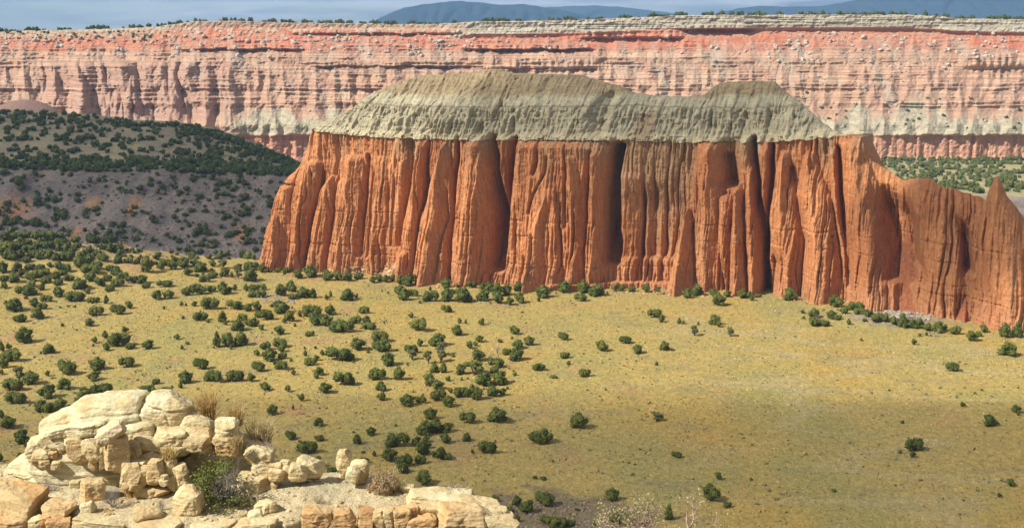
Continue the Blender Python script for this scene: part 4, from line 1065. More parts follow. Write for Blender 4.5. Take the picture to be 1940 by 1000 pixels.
# photograph windows (x offset, y offset, magnification) with (centre x, foot y, width, height) of every juniper seen in them
TREES = [
 (0, 400, 6.25, [(190,330,130,90),(300,320,120,80),(490,300,150,90),(60,360,130,110),(560,350,200,110),(340,390,80,60),(240,440,110,80),(420,340,100,90),(90,470,200,110),(690,350,140,90),(720,410,150,90),(885,375,95,70),(1090,385,200,110),(1280,390,170,90),(1155,425,65,45),(915,440,100,70),(865,480,95,60),(790,420,100,60),(580,430,130,80),(480,450,180,90),(320,490,140,90),(120,580,150,130),(240,555,110,90),(410,545,120,80),(505,570,110,100),(600,560,110,110),(670,585,110,90),(800,590,160,120),(20,550,60,60),(945,670,130,170),(1060,500,80,90),(1010,530,70,70),(1145,530,110,70),(1310,480,110,100),(1415,495,120,100),(1210,600,160,100),(1060,630,130,110),(1400,625,100,100),(1530,620,140,80),(1630,625,75,75),(1745,735,165,190),(1850,630,70,50),(315,610,100,75),(35,735,110,130),(210,715,110,105),(355,690,120,70),(590,665,60,60),(475,705,110,80),(700,700,100,100),(780,720,130,95),(550,760,140,80),(450,790,180,100),(245,790,80,90),(165,845,130,110),(50,835,110,80),(370,830,150,100),(545,860,130,90),(690,880,110,80),(650,820,110,100),(810,830,140,80),(735,760,120,60),(1060,740,220,110),(1150,690,140,100),(1300,710,105,75),(1375,770,130,110),(1270,830,110,80),(1460,800,130,80),(1570,860,150,90),(1690,860,130,100),(1730,915,100,70),(950,930,160,130),(1080,830,140,110),(1165,890,140,100),(1395,900,160,110),(1300,955,110,80),(55,920,80,80),(390,900,120,90),(490,940,90,80),(240,975,130,90),(360,1000,150,120),(680,945,80,55),(1040,980,75,65),(700,1020,120,100),(75,150,90,80),(185,150,110,60),(300,165,150,60),(415,180,100,100)]),
 (0, 550, 6.25, [(900,140,230,130),(1105,155,150,75),(1260,160,60,100),(1530,215,90,80),(75,180,65,60),(180,255,190,150),(310,100,60,45),(405,205,120,110),(540,140,140,85),(500,230,130,90),(445,340,140,130),(245,385,155,105),(715,210,30,30),(805,195,40,30),(885,203,40,35),(1140,305,175,120),(1400,295,190,130),(740,427,50,50),(1062,428,115,90),(295,628,210,175),(1480,505,80,75),(1245,570,70,90),(1400,670,260,180),(1125,625,65,75),(1105,665,35,45),(1262,717,85,90),(1545,697,115,80),(1750,698,125,105),(575,748,130,110),(485,752,30,40),(20,720,70,110),(105,700,70,70),(140,850,250,160),(45,920,120,140),(1155,945,180,140),(1180,985,40,50),(1505,912,185,135),(1600,965,35,20)]),
 (250, 470, 6.25, [(345,258,90,80),(480,260,115,110),(385,200,130,70),(620,230,150,120),(510,180,100,80),(740,210,90,80),(815,290,145,125),(660,328,110,90),(768,342,65,50),(840,325,45,45),(955,360,120,75),(870,405,130,90),(945,262,50,35),(955,220,90,70),(1080,245,130,100),(1105,340,120,105),(1180,350,40,65),(1260,365,100,110),(1400,400,170,150),(1255,270,100,80),(1410,270,180,110),(1535,290,110,90),(1635,285,70,50),(390,465,190,85),(300,613,115,110),(435,600,125,95),(670,565,180,115),(815,550,125,115),(745,460,80,50),(940,525,120,90),(1080,550,130,150),(1155,540,70,80),(1220,500,55,70),(1350,510,60,80),(1450,510,140,80),(1460,590,150,90),(1560,500,80,70),(1560,585,80,90),(590,685,45,55),(640,685,35,45),(740,695,70,65),(920,730,230,155),(1205,735,210,110),(1370,750,110,85),(1480,745,100,110),(1655,700,50,50),(1770,770,180,140),(805,865,180,115),(900,880,60,50),(1068,885,110,130),(1105,912,60,55),(1305,865,120,90),(1430,935,170,110),(1250,985,165,130),(1535,975,55,65),(1590,860,170,120),(380,720,40,40),(605,840,50,50),(1490,830,90,90)]),
 (500, 490, 6.25, [(165,165,80,55),(275,170,105,70),(240,215,50,60),(400,240,110,110),(555,220,180,140),(735,185,60,60),(765,265,130,110),(880,260,110,110),(985,270,120,110),(1120,245,120,80),(1290,290,90,80),(1365,270,100,80),(1445,285,90,90),(1520,265,80,70),(1610,310,80,110),(1720,325,150,140),(1835,315,90,100),(200,445,140,135),(320,395,120,125),(345,485,120,70),(470,470,150,125),(575,470,100,110),(745,490,60,60),(790,460,40,80),(985,505,165,135),(1095,470,55,55),(1605,430,140,110),(1655,495,150,140),(1760,450,120,90),(1400,390,20,20),(1470,413,32,30),(335,593,30,40),(555,690,220,140),(600,800,200,150),(780,670,125,115),(740,805,160,130),(920,880,300,150),(1085,775,150,100),(1215,780,110,100),(1250,845,180,90),(1185,655,130,95),(980,667,35,25),(1745,703,65,60),(1425,768,35,40),(300,745,115,125),(240,765,60,60),(425,690,50,80),(368,803,40,50),(185,900,110,100),(540,920,110,60),(580,880,40,35)]),
 (750, 500, 6.25, [(345,240,80,90),(595,280,130,100),(730,280,60,50),(895,290,120,85),(1030,315,80,90),(1110,330,110,110),(1200,390,160,150),(1310,370,120,120),(1455,335,140,115),(1520,340,45,50),(1745,405,180,140),(1690,445,40,55),(410,450,180,130),(405,320,40,55),(620,445,160,150),(795,460,190,170),(1030,440,140,130),(1210,470,130,130),(1345,490,100,95),(1465,465,120,130),(285,465,45,45),(1120,470,30,30),(590,580,130,95),(280,800,240,160),(720,850,140,120),(755,705,50,65),(827,710,35,55),(1015,727,70,80)]),
 (250, 610, 6.25, [(187,323,125,110),(535,210,70,65),(592,325,40,55),(660,262,60,40),(757,355,28,25),(1003,130,28,35),(1010,298,100,160),(1140,297,160,155),(1290,280,140,160),(1172,322,40,60),(970,310,30,35),(820,565,190,140),(1495,590,170,125),(975,710,220,140),(1235,705,200,145),(1410,708,95,100),(285,735,95,70),(635,725,155,140),(575,785,50,80),(475,775,35,35),(195,850,200,110),(390,850,160,90),(1580,812,115,95),(412,550,28,25),(40,590,35,20),(1480,400,70,70),(1580,330,140,100),(1630,465,170,140),(1690,500,50,50),(1745,300,170,110),(1775,355,90,80),(1780,440,110,80),(1780,565,150,110)]),
 (500, 610, 6.25, [(480,315,30,35),(610,318,42,45),(490,405,42,75),(688,393,52,65),(885,475,320,160),(550,518,150,105),(620,455,70,65),(1055,478,45,30),(1105,335,180,140),(1365,240,185,140),(1400,360,230,150),(1235,365,45,40),(1577,335,35,25),(1475,515,170,150),(1340,688,205,145),(1600,690,140,150),(655,630,110,95),(625,670,60,55),(945,760,230,165),(720,845,155,125),(1390,818,115,110),(1397,928,105,95),(350,628,60,60),(285,825,75,75),(450,935,75,85),(320,470,45,50),(1700,515,30,35)]),
 (750, 610, 6.25, [(1405,148,110,100),(1375,200,42,35),(1575,275,120,105),(1450,318,130,100),(990,240,100,80),(875,315,80,85),(940,285,55,55),(283,290,75,90),(485,285,180,140),(185,375,150,105),(190,450,140,120,'loose'),(385,495,125,155,'loose'),(530,400,150,150,'loose'),(535,475,160,140,'loose'),(680,410,60,40),(970,465,150,140),(1230,240,60,50),(1430,460,180,150),(1310,390,110,80),(1190,545,190,130),(1685,580,150,100),(1410,632,60,50),(455,600,110,105),(560,600,90,115),(770,620,110,120),(930,640,280,160,'umbrella'),(400,760,130,150),(485,800,145,115),(495,930,200,140),(620,700,60,60),(780,690,35,50),(850,675,30,30),(1045,755,190,150),(1220,740,170,150),(1165,600,110,70),(770,895,180,130),(905,865,90,130),(970,920,130,150),(1150,885,150,120),(1265,870,85,90),(1320,795,40,45),(1040,800,30,35),(650,840,60,60),(625,1000,145,120),(135,995,170,130),(255,955,70,70),(320,960,80,90)]),
 (0, 680, 4.547, [(170,200,120,130,'loose'),(275,220,130,110),(120,275,180,110),(145,390,185,115),(410,335,135,110),(560,262,110,95),(410,148,42,48),(570,140,185,130),(810,185,95,75),(880,318,190,115),(735,360,140,115),(695,388,90,75),(345,455,105,95),(440,465,160,100),(525,420,100,80),(15,135,40,45),(12,510,50,70),(65,600,130,105),(180,725,120,110),(10,880,40,65),(175,865,60,60),(330,690,60,50),(240,770,60,80)]),
 (480, 740, 6.25, [(575,122,80,85),(230,288,135,115),(470,230,30,65),(780,415,110,95),(435,582,150,110),(785,600,125,80),(655,745,225,160),(550,605,50,35),(1187,495,45,30),(1395,528,110,95),(1233,630,105,110),(760,910,130,130),(950,990,170,90),(1305,860,120,70),(1430,775,50,65),(1300,735,60,40)]),
 (700, 740, 6.25, [(720,335,155,125),(1165,385,195,145),(1515,378,215,165),(650,520,170,160),(790,495,160,150),(915,490,140,110),(312,420,38,38),(325,660,270,155),(555,655,100,115),(620,765,150,170),(670,610,90,75),(690,680,80,80),(900,620,125,110),(1150,598,105,95),(1405,742,215,155),(230,835,190,150),(410,900,210,150),(390,975,140,120),(580,865,100,105),(635,865,90,95),(760,785,65,70),(850,810,130,140),(940,815,90,70),(1220,735,45,50)]),
 (760, 860, 6.467, [(285,375,190,165),(1150,580,90,80),(1420,640,120,130),(1540,720,170,150),(1750,640,260,185),(1340,720,90,80),(1420,830,70,100),(1790,860,180,120),(1900,900,160,130),(1860,95,30,35),(1640,300,70,50),(1740,310,100,50)]),
 (1040, 860, 4.85, [(580,425,120,110),(650,650,220,130),(1100,605,80,140),(1490,430,150,150),(1640,490,80,55),(1560,235,60,65),(255,515,50,35),(100,679,150,100),(200,660,90,60),(420,650,45,30),(1175,35,105,60)]),
 (1040, 500, 4.85, [(140,265,125,100),(315,270,110,110),(430,297,130,105),(290,347,115,80),(610,255,90,75),(670,255,55,65),(760,258,75,55),(895,262,75,75),(1000,282,85,70),(1150,268,70,45),(1205,268,65,55),(1270,315,90,85),(1358,293,100,100),(1515,310,110,75),(1555,388,120,110),(1638,308,70,60),(1770,318,90,80),(1835,318,65,60),(1865,340,50,45),(1920,305,80,40),(970,495,140,85),(1035,537,55,70),(1197,552,40,55),(1235,550,28,40),(1372,558,28,35),(1525,560,105,90),(1560,580,50,55),(1335,665,90,95,'loose'),(1665,670,85,85,'loose'),(130,702,105,75),(705,737,125,75),(488,803,105,95),(815,822,95,80),(1063,797,85,85),(145,868,95,60),(180,922,50,40),(990,930,40,40),(65,280,25,25),(535,270,25,25)]),
 (1480, 520, 4.217, [(75,210,100,95),(220,197,65,60),(295,197,50,40),(515,210,50,45),(435,265,110,90),(410,205,60,65),(590,290,120,70),(690,275,110,130),(760,270,100,100),(885,250,60,45,'loose'),(965,275,60,75),(505,320,70,60),(620,325,90,60),(690,340,75,60),(265,350,110,80),(255,415,70,70),(330,415,120,55),(400,355,75,65),(450,365,70,45),(540,400,35,45),(170,310,35,35),(180,355,28,30),(665,375,50,35),(760,380,110,75),(830,380,60,70),(900,400,70,60),(970,425,80,110),(1040,430,80,70),(1100,430,80,75),(1170,450,70,60),(1250,465,90,85),(1305,445,50,45),(1385,480,95,70),(1520,533,90,80),(1580,495,50,40),(1620,465,60,60),(1790,505,100,110),(1885,505,80,120),(1765,450,80,60),(1810,650,130,105),(640,530,27,27),(1058,562,42,48),(1107,493,32,30),(1160,487,28,35)]),
 (1600, 660, 4.167, [(855,185,115,78),(1028,363,28,28),(930,460,42,38),(1350,508,75,62),(1370,530,22,45),(1150,615,92,90),(455,590,35,30),(545,812,165,112),(535,860,48,55),(440,825,38,30),(1085,332,25,20)]),
 (960, 520, 2.083, [(285,608,72,58),(138,670,95,60),(593,580,62,35,'loose'),(307,405,48,35),(185,408,35,15)]),
 (1440, 520, 2.083, [(990,835,32,28),(943,878,18,18),(290,855,28,15)]),
]
ORD = ['', 'second', 'third', 'fourth', 'fifth', 'sixth', 'seventh', 'eighth', 'ninth', 'tenth', 'eleventh', 'twelfth', 'thirteenth', 'fourteenth']

def tree_zone(px, py):
    if py < 478 and px < 300:
        return 'on the rocky knoll by the left edge'
    if px > 1600 and py < 640:
        return 'by the rubble mound at right'
    foot = np.interp(px, [500, 770, 900, 1300, 1600], [518, 545, 552, 562, 566])
    cols = [(130, 'by the left edge'), (270, 'above the white knob'), (400, 'above the green shrub'), (520, 'left of the butte'), (640, 'above the standing stone'),
            (760, 'under the left columns'), (880, 'under twin buttresses'), (1010, 'by umbrella juniper'), (1330, 'under the grey wall'), (1600, 'under tallest columns'), (3000, 'under the right spire')]
    c = [n for lim, n in cols if px < lim][0]
    if 490 < px < 1620 and py < foot + 6:
        return 'touching the cliff foot ' + c
    rows = [(535, 'in the back row'), (570, 'far back'), (610, 'in the upper meadow'), (650, 'above mid meadow'), (695, 'in mid meadow'), (745, 'below mid meadow'), (800, 'in the lower meadow'), (870, 'low in the meadow'), (3000, 'at the bottom of the meadow')]
    r_ = [n for lim, n in rows if py < lim][0]
    return r_ + ' ' + c

plan = []
rt = np.random.default_rng(31)
for ox, oy, sc, items in TREES:
    for it in items:
        px, py, w, h = ox + it[0] / sc, oy + it[1] / sc, it[2] / sc, it[3] / sc
        if any(abs(px - p[0]) < 4 and abs(py - p[1]) < 3 for p in plan):
            continue
        kind = it[4] if len(it) > 4 else ('tall' if w / h < 0.82 else 'broad' if w / h > 1.32 else ('round' if rt.random() < 0.8 else 'loose' if py < 560 and rt.random() < 0.5 else 'round'))
        plan.append((px, py, w, h, kind))

small = [p for p in plan if p[3] < 8.6]
big = [p for p in plan if p[3] >= 8.6]
big.sort(key=lambda p: -p[2] * p[3])

def describe(p, noun):
    px, py, w, h, kind = p
    if noun == 'seedling':
        size = 'tiny' if h < 5.5 else 'small'
        shape = 'upright' if h > w else 'rounded'
        return f'{size} {shape} seedling juniper {tree_zone(px, py)}'
    a = w * h
    size = 'big' if a > 620 else 'medium' if a > 260 else 'little'
    shape = {'round': 'round', 'tall': 'narrow', 'broad': 'broad', 'umbrella': 'umbrella shaped', 'loose': 'pale loose'}[kind]
    return f'{size} {shape} juniper {tree_zone(px, py)}'

def label_all(items, noun):
    groups = {}
    for p in items:
        groups.setdefault(describe(p, noun), []).append(p)
    out = {}
    for d, ps in groups.items():
        ps.sort(key=lambda p: p[0])
        for i, p in enumerate(ps):
            if len(ps) == 1:
                out[p] = d
            elif i == 0:
                out[p] = 'leftmost ' + d
            elif i == len(ps) - 1:
                out[p] = 'rightmost ' + d
            else:
                out[p] = ORD[min(i, 13)] + ' from left ' + d
            if len(out[p].split()) > 16:
                w_ = out[p].split()
                out[p] = ' '.join(x for x in w_ if x not in ('upright', 'rounded', 'the'))
    return out

def place_tree(p, name, label, cat, group):
    px, py, w, h, kind = p
    g = ground(px, py)
    depth = g[1] * _cp + (CAMZ - g[2]) * _sp
    wm, hm = w * depth / FPX, h * depth / FPX
    g = ground(px, py - 0.16 * w * 0.35)
    base = empty(name, (g[0], g[1], g[2] - 0.05), label, cat, group)
    nk_ = {'round': 5, 'tall': 3, 'broad': 5, 'umbrella': 2, 'loose': 3}[kind]
    cd, td = PD[(kind, int(rt.integers(0, nk_)))]
    base.rotation_euler = (0, 0, float(rt.uniform(0, 6.28)) if kind != 'broad' else float(rt.uniform(-0.5, 0.5) + (math.pi if rt.random() < 0.5 else 0)))
    base.scale = (wm * 1.14, wm * 1.14 if kind != 'broad' else max(wm * 0.85, min(wm, hm * 1.3)), hm * 1.14)
    for nm_, d in (('crown', cd), ('trunk', td)):
        o = bpy.data.objects.new(nm_, d)
        COL.objects.link(o)
        o.parent = base
    return base

lab = label_all(big[:296], 'juniper')
for p in big[:296]:
    place_tree(p, 'juniper_tree', lab[p], 'tree', 'junipers dotted over the dry meadow')
VV, FQ, FT, off = [], [], [], 0
extra = []
for i in range(150):
    w_ = rt.uniform(15, 32)
    extra.append((rt.uniform(-380, -18), rt.choice([rt.uniform(470, 560), rt.uniform(500, 800)]), w_, w_ * rt.uniform(0.6, 0.9), 'round' if rt.random() < 0.6 else 'broad'))
for p in big[296:] + extra:
    V, F = PROTO[(p[4], 0)][:2]
    g = ground(p[0], p[1] - 0.05 * p[2])
    depth = g[1] * _cp + (CAMZ - g[2]) * _sp
    a = float(rt.uniform(0, 6.28)) if p[4] != 'broad' else 0.0
    W = V @ np.array([[math.cos(a), math.sin(a), 0], [-math.sin(a), math.cos(a), 0], [0, 0, 1]])
    VV.append(W * np.array([p[2], p[2], p[3]]) * 1.12 * depth / FPX + g)
    FQ.append(F[0] + off)
    if len(F) > 1:
        FT.append(F[1] + off)
    off += len(V)
tag(mesh_from('small_junipers', np.concatenate(VV), [np.concatenate(FQ), np.concatenate(FT)], m_jun, None, None, False), 'the other junipers of the meadow, filling gaps between the bigger ones', None, None, 'stuff')
lab = label_all(small, 'seedling')
for p in small:
    g = ground(p[0], p[1])
    depth = g[1] * _cp + (CAMZ - g[2]) * _sp
    kind = p[4]
    o = bpy.data.objects.new('juniper_seedling', PD[(kind, int(rt.integers(0, 2)))][0])
    COL.objects.link(o)
    o.location = (g[0], g[1], g[2] - 0.05)
    o.scale = (p[2] * depth / FPX,) * 2 + (p[3] * depth / FPX,)
    o.rotation_euler = (0, 0, float(rt.uniform(0, 6.28)))
    tag(o, lab[p], 'seedling', 'juniper seedlings in the meadow')

# grey bare trees standing among the junipers
DEAD = [((941, 671, 21, 26), 'grey leafless tree, tallest of the dead trees, by the umbrella shaped juniper'), ((929, 680, 16, 20), 'grey leafless tree leaning left, just left of a taller dead tree'), ((963, 699, 20, 22), 'bushy grey dead tree among dark junipers right of mid meadow'),
        ((1554, 613, 22, 20), 'silver grey dead tree tangled in a juniper clump left of the rubble mound'), ((1648, 617, 12, 14), 'small grey bare tree in front of the rubble mound'), ((1771, 638, 14, 16), 'grey bare tree right of the rubble mound, before the red talus'), ((1821, 624, 14, 18), 'thin grey bare tree against the foot of the red talus cone'),
        ((1258, 557, 12, 13), 'thin bare brown tree touching the grey stained cliff foot'), ((242, 575, 12, 16), 'bare forked snag beside a juniper in the upper meadow on the left'), ((484, 508, 10, 10), 'small bare snag near the left end of the butte')]
for i, ((px, py, w, h), lb) in enumerate(DEAD):
    g = ground(px, py)
    depth = g[1] * _cp + (CAMZ - g[2]) * _sp
    V, F, tips = branches(300 + i, 4, 0.42, 0.04, 0.62, 2, up=0.8, stems=3, sides=4)
    V = V * (np.array([w, w, h]) * depth / FPX / np.array([np.ptp(V[:, 0]), np.ptp(V[:, 1]), np.ptp(V[:, 2])]))
    o = mesh_from('dead_tree', V, F, m_dead, None, solid(V, DEADC))
    o.location = (g[0], g[1], g[2] - 0.05)
    tag(o, lb, 'dead tree', 'grey dead trees')

# ---- woods on the far slopes: one mass each
def wood(name, label, pts, sizes, n_spray, seed, mat=None):
    """pts (n,3) feet, sizes (n,2) width and height in metres"""
    r = np.random.default_rng(seed)
    protos = [make_crown(900 + seed * 7 + i, lobes_for('round' if i % 2 else 'broad', 40 + i)[:6], n_spray, 0.2, 0.0, 0.86, 1) for i in range(5)]
    VV, FQ, FT, off = [], [], [], 0
    for p, s in zip(pts, sizes):
        V, F = protos[int(r.integers(0, 5))]
        a = r.uniform(0, 6.28)
        ca, sa = math.cos(a), math.sin(a)
        W = np.stack([(V[:, 0] * ca - V[:, 1] * sa) * s[0], (V[:, 0] * sa + V[:, 1] * ca) * s[0], V[:, 2] * s[1]], -1) + p
        VV.append(W)
        FQ.append(F[0] + off)
        FT.append(F[1] + off)
        off += len(V)
    o = mesh_from(name, np.concatenate(VV), [np.concatenate(FQ), np.concatenate(FT)], mat or m_far, None, None, False)
    return tag(o, label, None, None, 'stuff')

r = np.random.default_rng(77)
def scatter(n, px0, px1, fy, dens, smin, smax):
    out, sz = [], []
    tries = 0
    while len(out) < n and tries < n * 30:
        tries += 1
        px = r.uniform(px0, px1)
        y0, y1 = fy(px)
        py = r.uniform(y0, y1)
        if r.random() > dens(px, py):
            continue
        g = ground(px, py)
        w = r.uniform(smin, smax) * r.choice([0.7, 1.0, 1.0, 1.25])
        out.append(g - np.array([0, 0, 0.15]))
        sz.append((w, w * r.uniform(0.75, 1.0)))
    return np.array(out), np.array(sz)

ridge_px = lambda px: np.interp(px, [-400, -100, 0, 60, 170, 250, 330, 400, 450, 500, 540, 575], [206, 206, 208, 212, 217, 228, 231, 243, 261, 281, 299, 319])
edge_px = lambda px: np.interp(px, [0, 150, 300, 450, 570], [319, 323, 323, 328, 331])
def dens_hill(px, py):
    a, b_ = ridge_px(px), edge_px(px)
    f = (py - a) / max(b_ - a, 1)
    clump = float(fbm(px / 26.0, py / 10.0, 3.0, 3))
    return np.clip(0.30 + 0.9 * (f < 0.22) + 0.9 * (f > 0.80) + 0.9 * clump, 0.03, 1) * (0.55 + 0.45 * (px > 330) + 0.4 * (py > 300))
P1, Z1 = scatter(1950, -330, 572, lambda px: (ridge_px(px) + 3, edge_px(px) + 3), dens_hill, 2.2, 3.9)
wood('hillside_junipers', 'dense dark junipers over the shaded left hill', P1, Z1, 46, 1)
P1, Z1 = scatter(800, -330, 535, lambda px: (edge_px(px) + 8, 492), lambda px, py: np.clip(0.45 + 0.9 * float(fbm(px / 40.0, py / 22.0, 9.0, 3)) + 0.25 * (px > 330) + 0.25 * (py > 440), 0.05, 1), 1.5, 3.3)
wood('slope_junipers', 'scattered dark junipers on the purple grey slope', P1, Z1, 60, 2)
def dens_r(px, py):
    return np.clip(0.55 + 0.9 * float(fbm(px / 24.0, py / 6.0, 5.0, 3)) + 0.5 * (py < 312), 0.04, 1)
P1, Z1 = scatter(1050, 1600, 2200, lambda px: (299, 366), dens_r, 2.6, 4.4)
wood('terrace_junipers', 'green junipers on the terrace behind the right fin', P1, Z1, 46, 3)
pts, szs = [], []
for i in range(1050):
    px = r.uniform(-600, 2500)
    if r.random() > 0.55 + 0.8 * float(fbm(px / 30.0, 0, 2.0, 3)):
        continue
    j = int(np.clip(np.searchsorted(MPX, px), 1, len(MPX) - 2))
    back = r.uniform(1, 26)
    D_ = MD - nm[-1, j] + back
    pts.append((MS[j] * D_ / MD, D_, zrim[j] - 0.3 - back * 0.02))
    w = r.uniform(3.0, 5.5)
    szs.append((w, w * r.uniform(0.7, 1.0)))
wood('rim_junipers', 'line of dark junipers along the mesa rim', np.array(pts), np.array(szs), 40, 4)
pts, szs = [], []
for i in range(150):
    px, py = r.uniform(1500, 2000), r.uniform(165, 250)
    if r.random() > 0.4 + float(fbm(px / 40.0, py / 20.0, 7.0, 2)):
        continue
    q = mesa_point(px, py)
    pts.append(q - np.array([0, -0.3, 0.4]))
    w = r.uniform(1.5, 3.6)
    szs.append((w, w * 0.8))
for i in range(60):
    q = mesa_point(r.uniform(0, 330), r.uniform(60, 82))
    pts.append(q - np.array([0, -0.3, 0.4]))
    w = r.uniform(1.8, 3.4)
    szs.append((w, w * 0.8))
wood('cliffside_junipers', 'sparse junipers clinging to the pink mesa slope', np.array(pts), np.array(szs), 30, 5)

# ---- boulders fallen over the mesa slope
m_bould = rock_mat('grey_boulder', [((0.7, 0.7, 0.7), 0.3, 0.7, (0.75, 0.75, 0.75), (1.2, 1.2, 1.2))], [((1.2, 1.2, 1.2), 0.2)])
def rough_rock(seed, sub=1, amp=0.3):
    v, f = ICO[sub]
    rr = 1 + amp * fbm(v[:, 0] * 1.3 + seed * 3.1, v[:, 1] * 1.3, v[:, 2] * 1.3 + seed, 3)
    w = v * rr[:, None]
    w = np.sign(w) * np.abs(w) ** 0.8
    return w, f
BR = [rough_rock(i, 1, 0.4) for i in range(6)]
BD = [mesh_data('boulder', v, f, m_bould, np.broadcast_to(C3(0.46, 0.38, 0.31), v.shape).copy()) for v, f in BR]
cand = []
for i in range(8000):
    px = r.uniform(-60, 2000)
    py = r.choice([r.uniform(60, 100), r.uniform(75, 170), r.uniform(100, 245)])
    streakd = float(fbm((px - 0.7 * py) / 26.0, py / 90.0, 41.0, 3))
    top = (px < 900 and py < 110) or (px > 1450 and py < 125)
    if r.random() > (0.65 if top else 0.12) + 0.9 * streakd:
        continue
    w = 0.32 + 1.3 * r.random() ** 7 * (1.3 if top else 1.0) + 0.25 * r.random()
    cand.append((w, px, py))
cand.sort(reverse=True)
LBL = {0: 'pale grey boulder lying on the red upper slope of the mesa, left half', 1: 'pale grey boulder lying on the red upper slope of the mesa, right half', 2: 'grey boulder lying on the pink middle slope of the mesa, left half', 3: 'grey boulder lying on the pink middle slope of the mesa, right half'}
for w, px, py in cand[:290]:
    q = mesa_point(px, py)
    o = bpy.data.objects.new('boulder', BD[int(r.integers(0, 6))])
    COL.objects.link(o)
    o.location = q + np.array([0, -0.2 * w, 0.15 * w])
    o.scale = w * r.uniform(0.7, 1.2, 3) * np.array([1.1, 0.9, 0.75])
    o.rotation_euler = r.uniform(-0.5, 0.5, 3) + np.array([0, 0, r.uniform(0, 6)])
    k = (0 if py < 105 else 2) + (px > 970)
    tag(o, LBL[k], 'boulder', ['boulders on the red upper mesa slope, left', 'boulders on the red upper mesa slope, right', 'boulders on the pink mesa slope, left', 'boulders on the pink mesa slope, right'][k])

def rock_mass(name, label, pts, sizes, cols, seed, mat):
    r_ = np.random.default_rng(seed)
    VV, FF, CC, off = [], [], [], 0
    lo = [rough_rock(50 + i, 0, 0.45) for i in range(6)]
    for p, s, c in zip(pts, sizes, cols):
        v, f = lo[int(r_.integers(0, 6))]
        a = r_.uniform(0, 6.28)
        ca, sa = math.cos(a), math.sin(a)
        k = s * r_.uniform(0.6, 1.2, 3) * np.array([1.15, 0.9, 0.75])
        u = v * k
        VV.append(np.stack([u[:, 0] * ca - u[:, 1] * sa, u[:, 0] * sa + u[:, 1] * ca, u[:, 2]], -1) + p)
        FF.append(f + off)
        CC.append(np.broadcast_to(c, v.shape))
        off += len(v)
    return tag(mesh_from(name, np.concatenate(VV), np.concatenate(FF), mat, None, np.concatenate(CC), False), label, None, None, 'stuff')
rest = cand[290:]
rock_mass('talus_rubble', 'small grey rubble over the mesa slope', [mesa_point(a, b_) + np.array([0, -0.1, 0.1]) for _, a, b_ in rest], [max(0.45, 0.9 * w) for w, _, _ in rest],
          [C3(0.40, 0.34, 0.29) * r.uniform(0.75, 1.15) for _ in rest], 3, m_bould)

# stones on the dark slope, the knoll, the rubble mound and the meadow
pts, sz, cc = [], [], []
for n, bx_, by_, s0_, s1_, colr in ((1500, (-40, 540), (330, 490), 0.25, 0.8, C3(0.22, 0.18, 0.165)), (260, (-20, 260), (428, 482), 0.25, 0.9, C3(0.36, 0.27, 0.18)), (420, (1655, 1765), (580, 608), 0.2, 0.7, C3(0.34, 0.285, 0.23)), (200, (640, 765), (500, 522), 0.2, 0.8, C3(0.48, 0.33, 0.18)), (330, (510, 1660), (0, 9), 0.15, 0.75, C3(0.44, 0.24, 0.125)),
                                     (160, (0, 330), (520, 610), 0.15, 0.4, C3(0.27, 0.22, 0.18)), (240, (960, 1120), (950, 1010), 0.12, 0.4, C3(0.25, 0.20, 0.155)), (170, (490, 560), (555, 575), 0.2, 0.5, C3(0.26, 0.22, 0.19))):
    for i in range(n):
        px, py = r.uniform(*bx_), r.uniform(*by_)
        if n == 330:
            py += float(np.interp(px, [500, 640, 770, 850, 960, 1150, 1420, 1590, 1660], [506, 512, 531, 539, 546, 546, 559, 565, 576]))
        if n != 200:
            q = ground(px, py)
        else:
            s_, z_ = uv(px, py, 1.0)
            j = int(np.clip(np.searchsorted(S, s_), 1, NS - 2))
            i_ = int(np.clip(round((z_ - ZB) / (zcut[j] - ZB) * (R1 - 1)), 0, R1 - 1))
            q = to_world(s_, Nf[i_, j], Zc[i_, j])
        pts.append(q)
        sz.append(s0_ + (s1_ - s0_) * r.random() ** 2)
        cc.append(colr * r.uniform(0.75, 1.2))
rock_mass('loose_stones', 'loose stones over the slope, the knoll and the mounds', pts, sz, cc, 5, m_bould)

# ---- grass tufts and low grey-green brush over the meadow
def tufts(name, label, n, smin, smax, cols, seed, blades, yr, mat, dens=None):
    r_ = np.random.default_rng(seed)
    Y_ = np.sqrt(r_.uniform(yr[0] ** 2, yr[1] ** 2, n))
    X_ = r_.uniform(-0.43, 0.43, n) * Y_
    if dens is not None:
        k = r_.random(n) < dens(X_, Y_)
        X_, Y_ = X_[k], Y_[k]
        n = len(X_)
    Z_ = terrain_z(X_, Y_)
    s = smin + (smax - smin) * r_.random(n) ** 2
    col = np.array(cols)[r_.integers(0, len(cols), n)] * r_.uniform(0.8, 1.2, (n, 1))
    V = np.zeros((n, blades, 3, 3))
    for k in range(blades):
        a = r_.uniform(0, 6.28, n)
        w = s * r_.uniform(0.35, 0.7, n)
        ln = s * r_.uniform(0.3, 0.9, n)
        ox_, oy_ = s * r_.uniform(-0.35, 0.35, n), s * r_.uniform(-0.35, 0.35, n)
        ca, sa = np.cos(a), np.sin(a)
        V[:, k, 0] = np.stack([X_ + ox_ - ca * w, Y_ + oy_ - sa * w, Z_ - 0.03], -1)
        V[:, k, 1] = np.stack([X_ + ox_ + ca * w, Y_ + oy_ + sa * w, Z_ - 0.03], -1)
        V[:, k, 2] = np.stack([X_ + ox_ + r_.uniform(-.3, .3, n) * s, Y_ + oy_ + r_.uniform(-.3, .3, n) * s, Z_ + ln], -1)
    F = np.arange(n * blades * 3).reshape(-1, 3)
    C_ = np.repeat(col, blades * 3, axis=0)
    return tag(mesh_from(name, V.reshape(-1, 3), F, mat, None, C_, False), label, None, None, 'stuff')
m_tuft = rock_mat('dry_tuft', [], [])
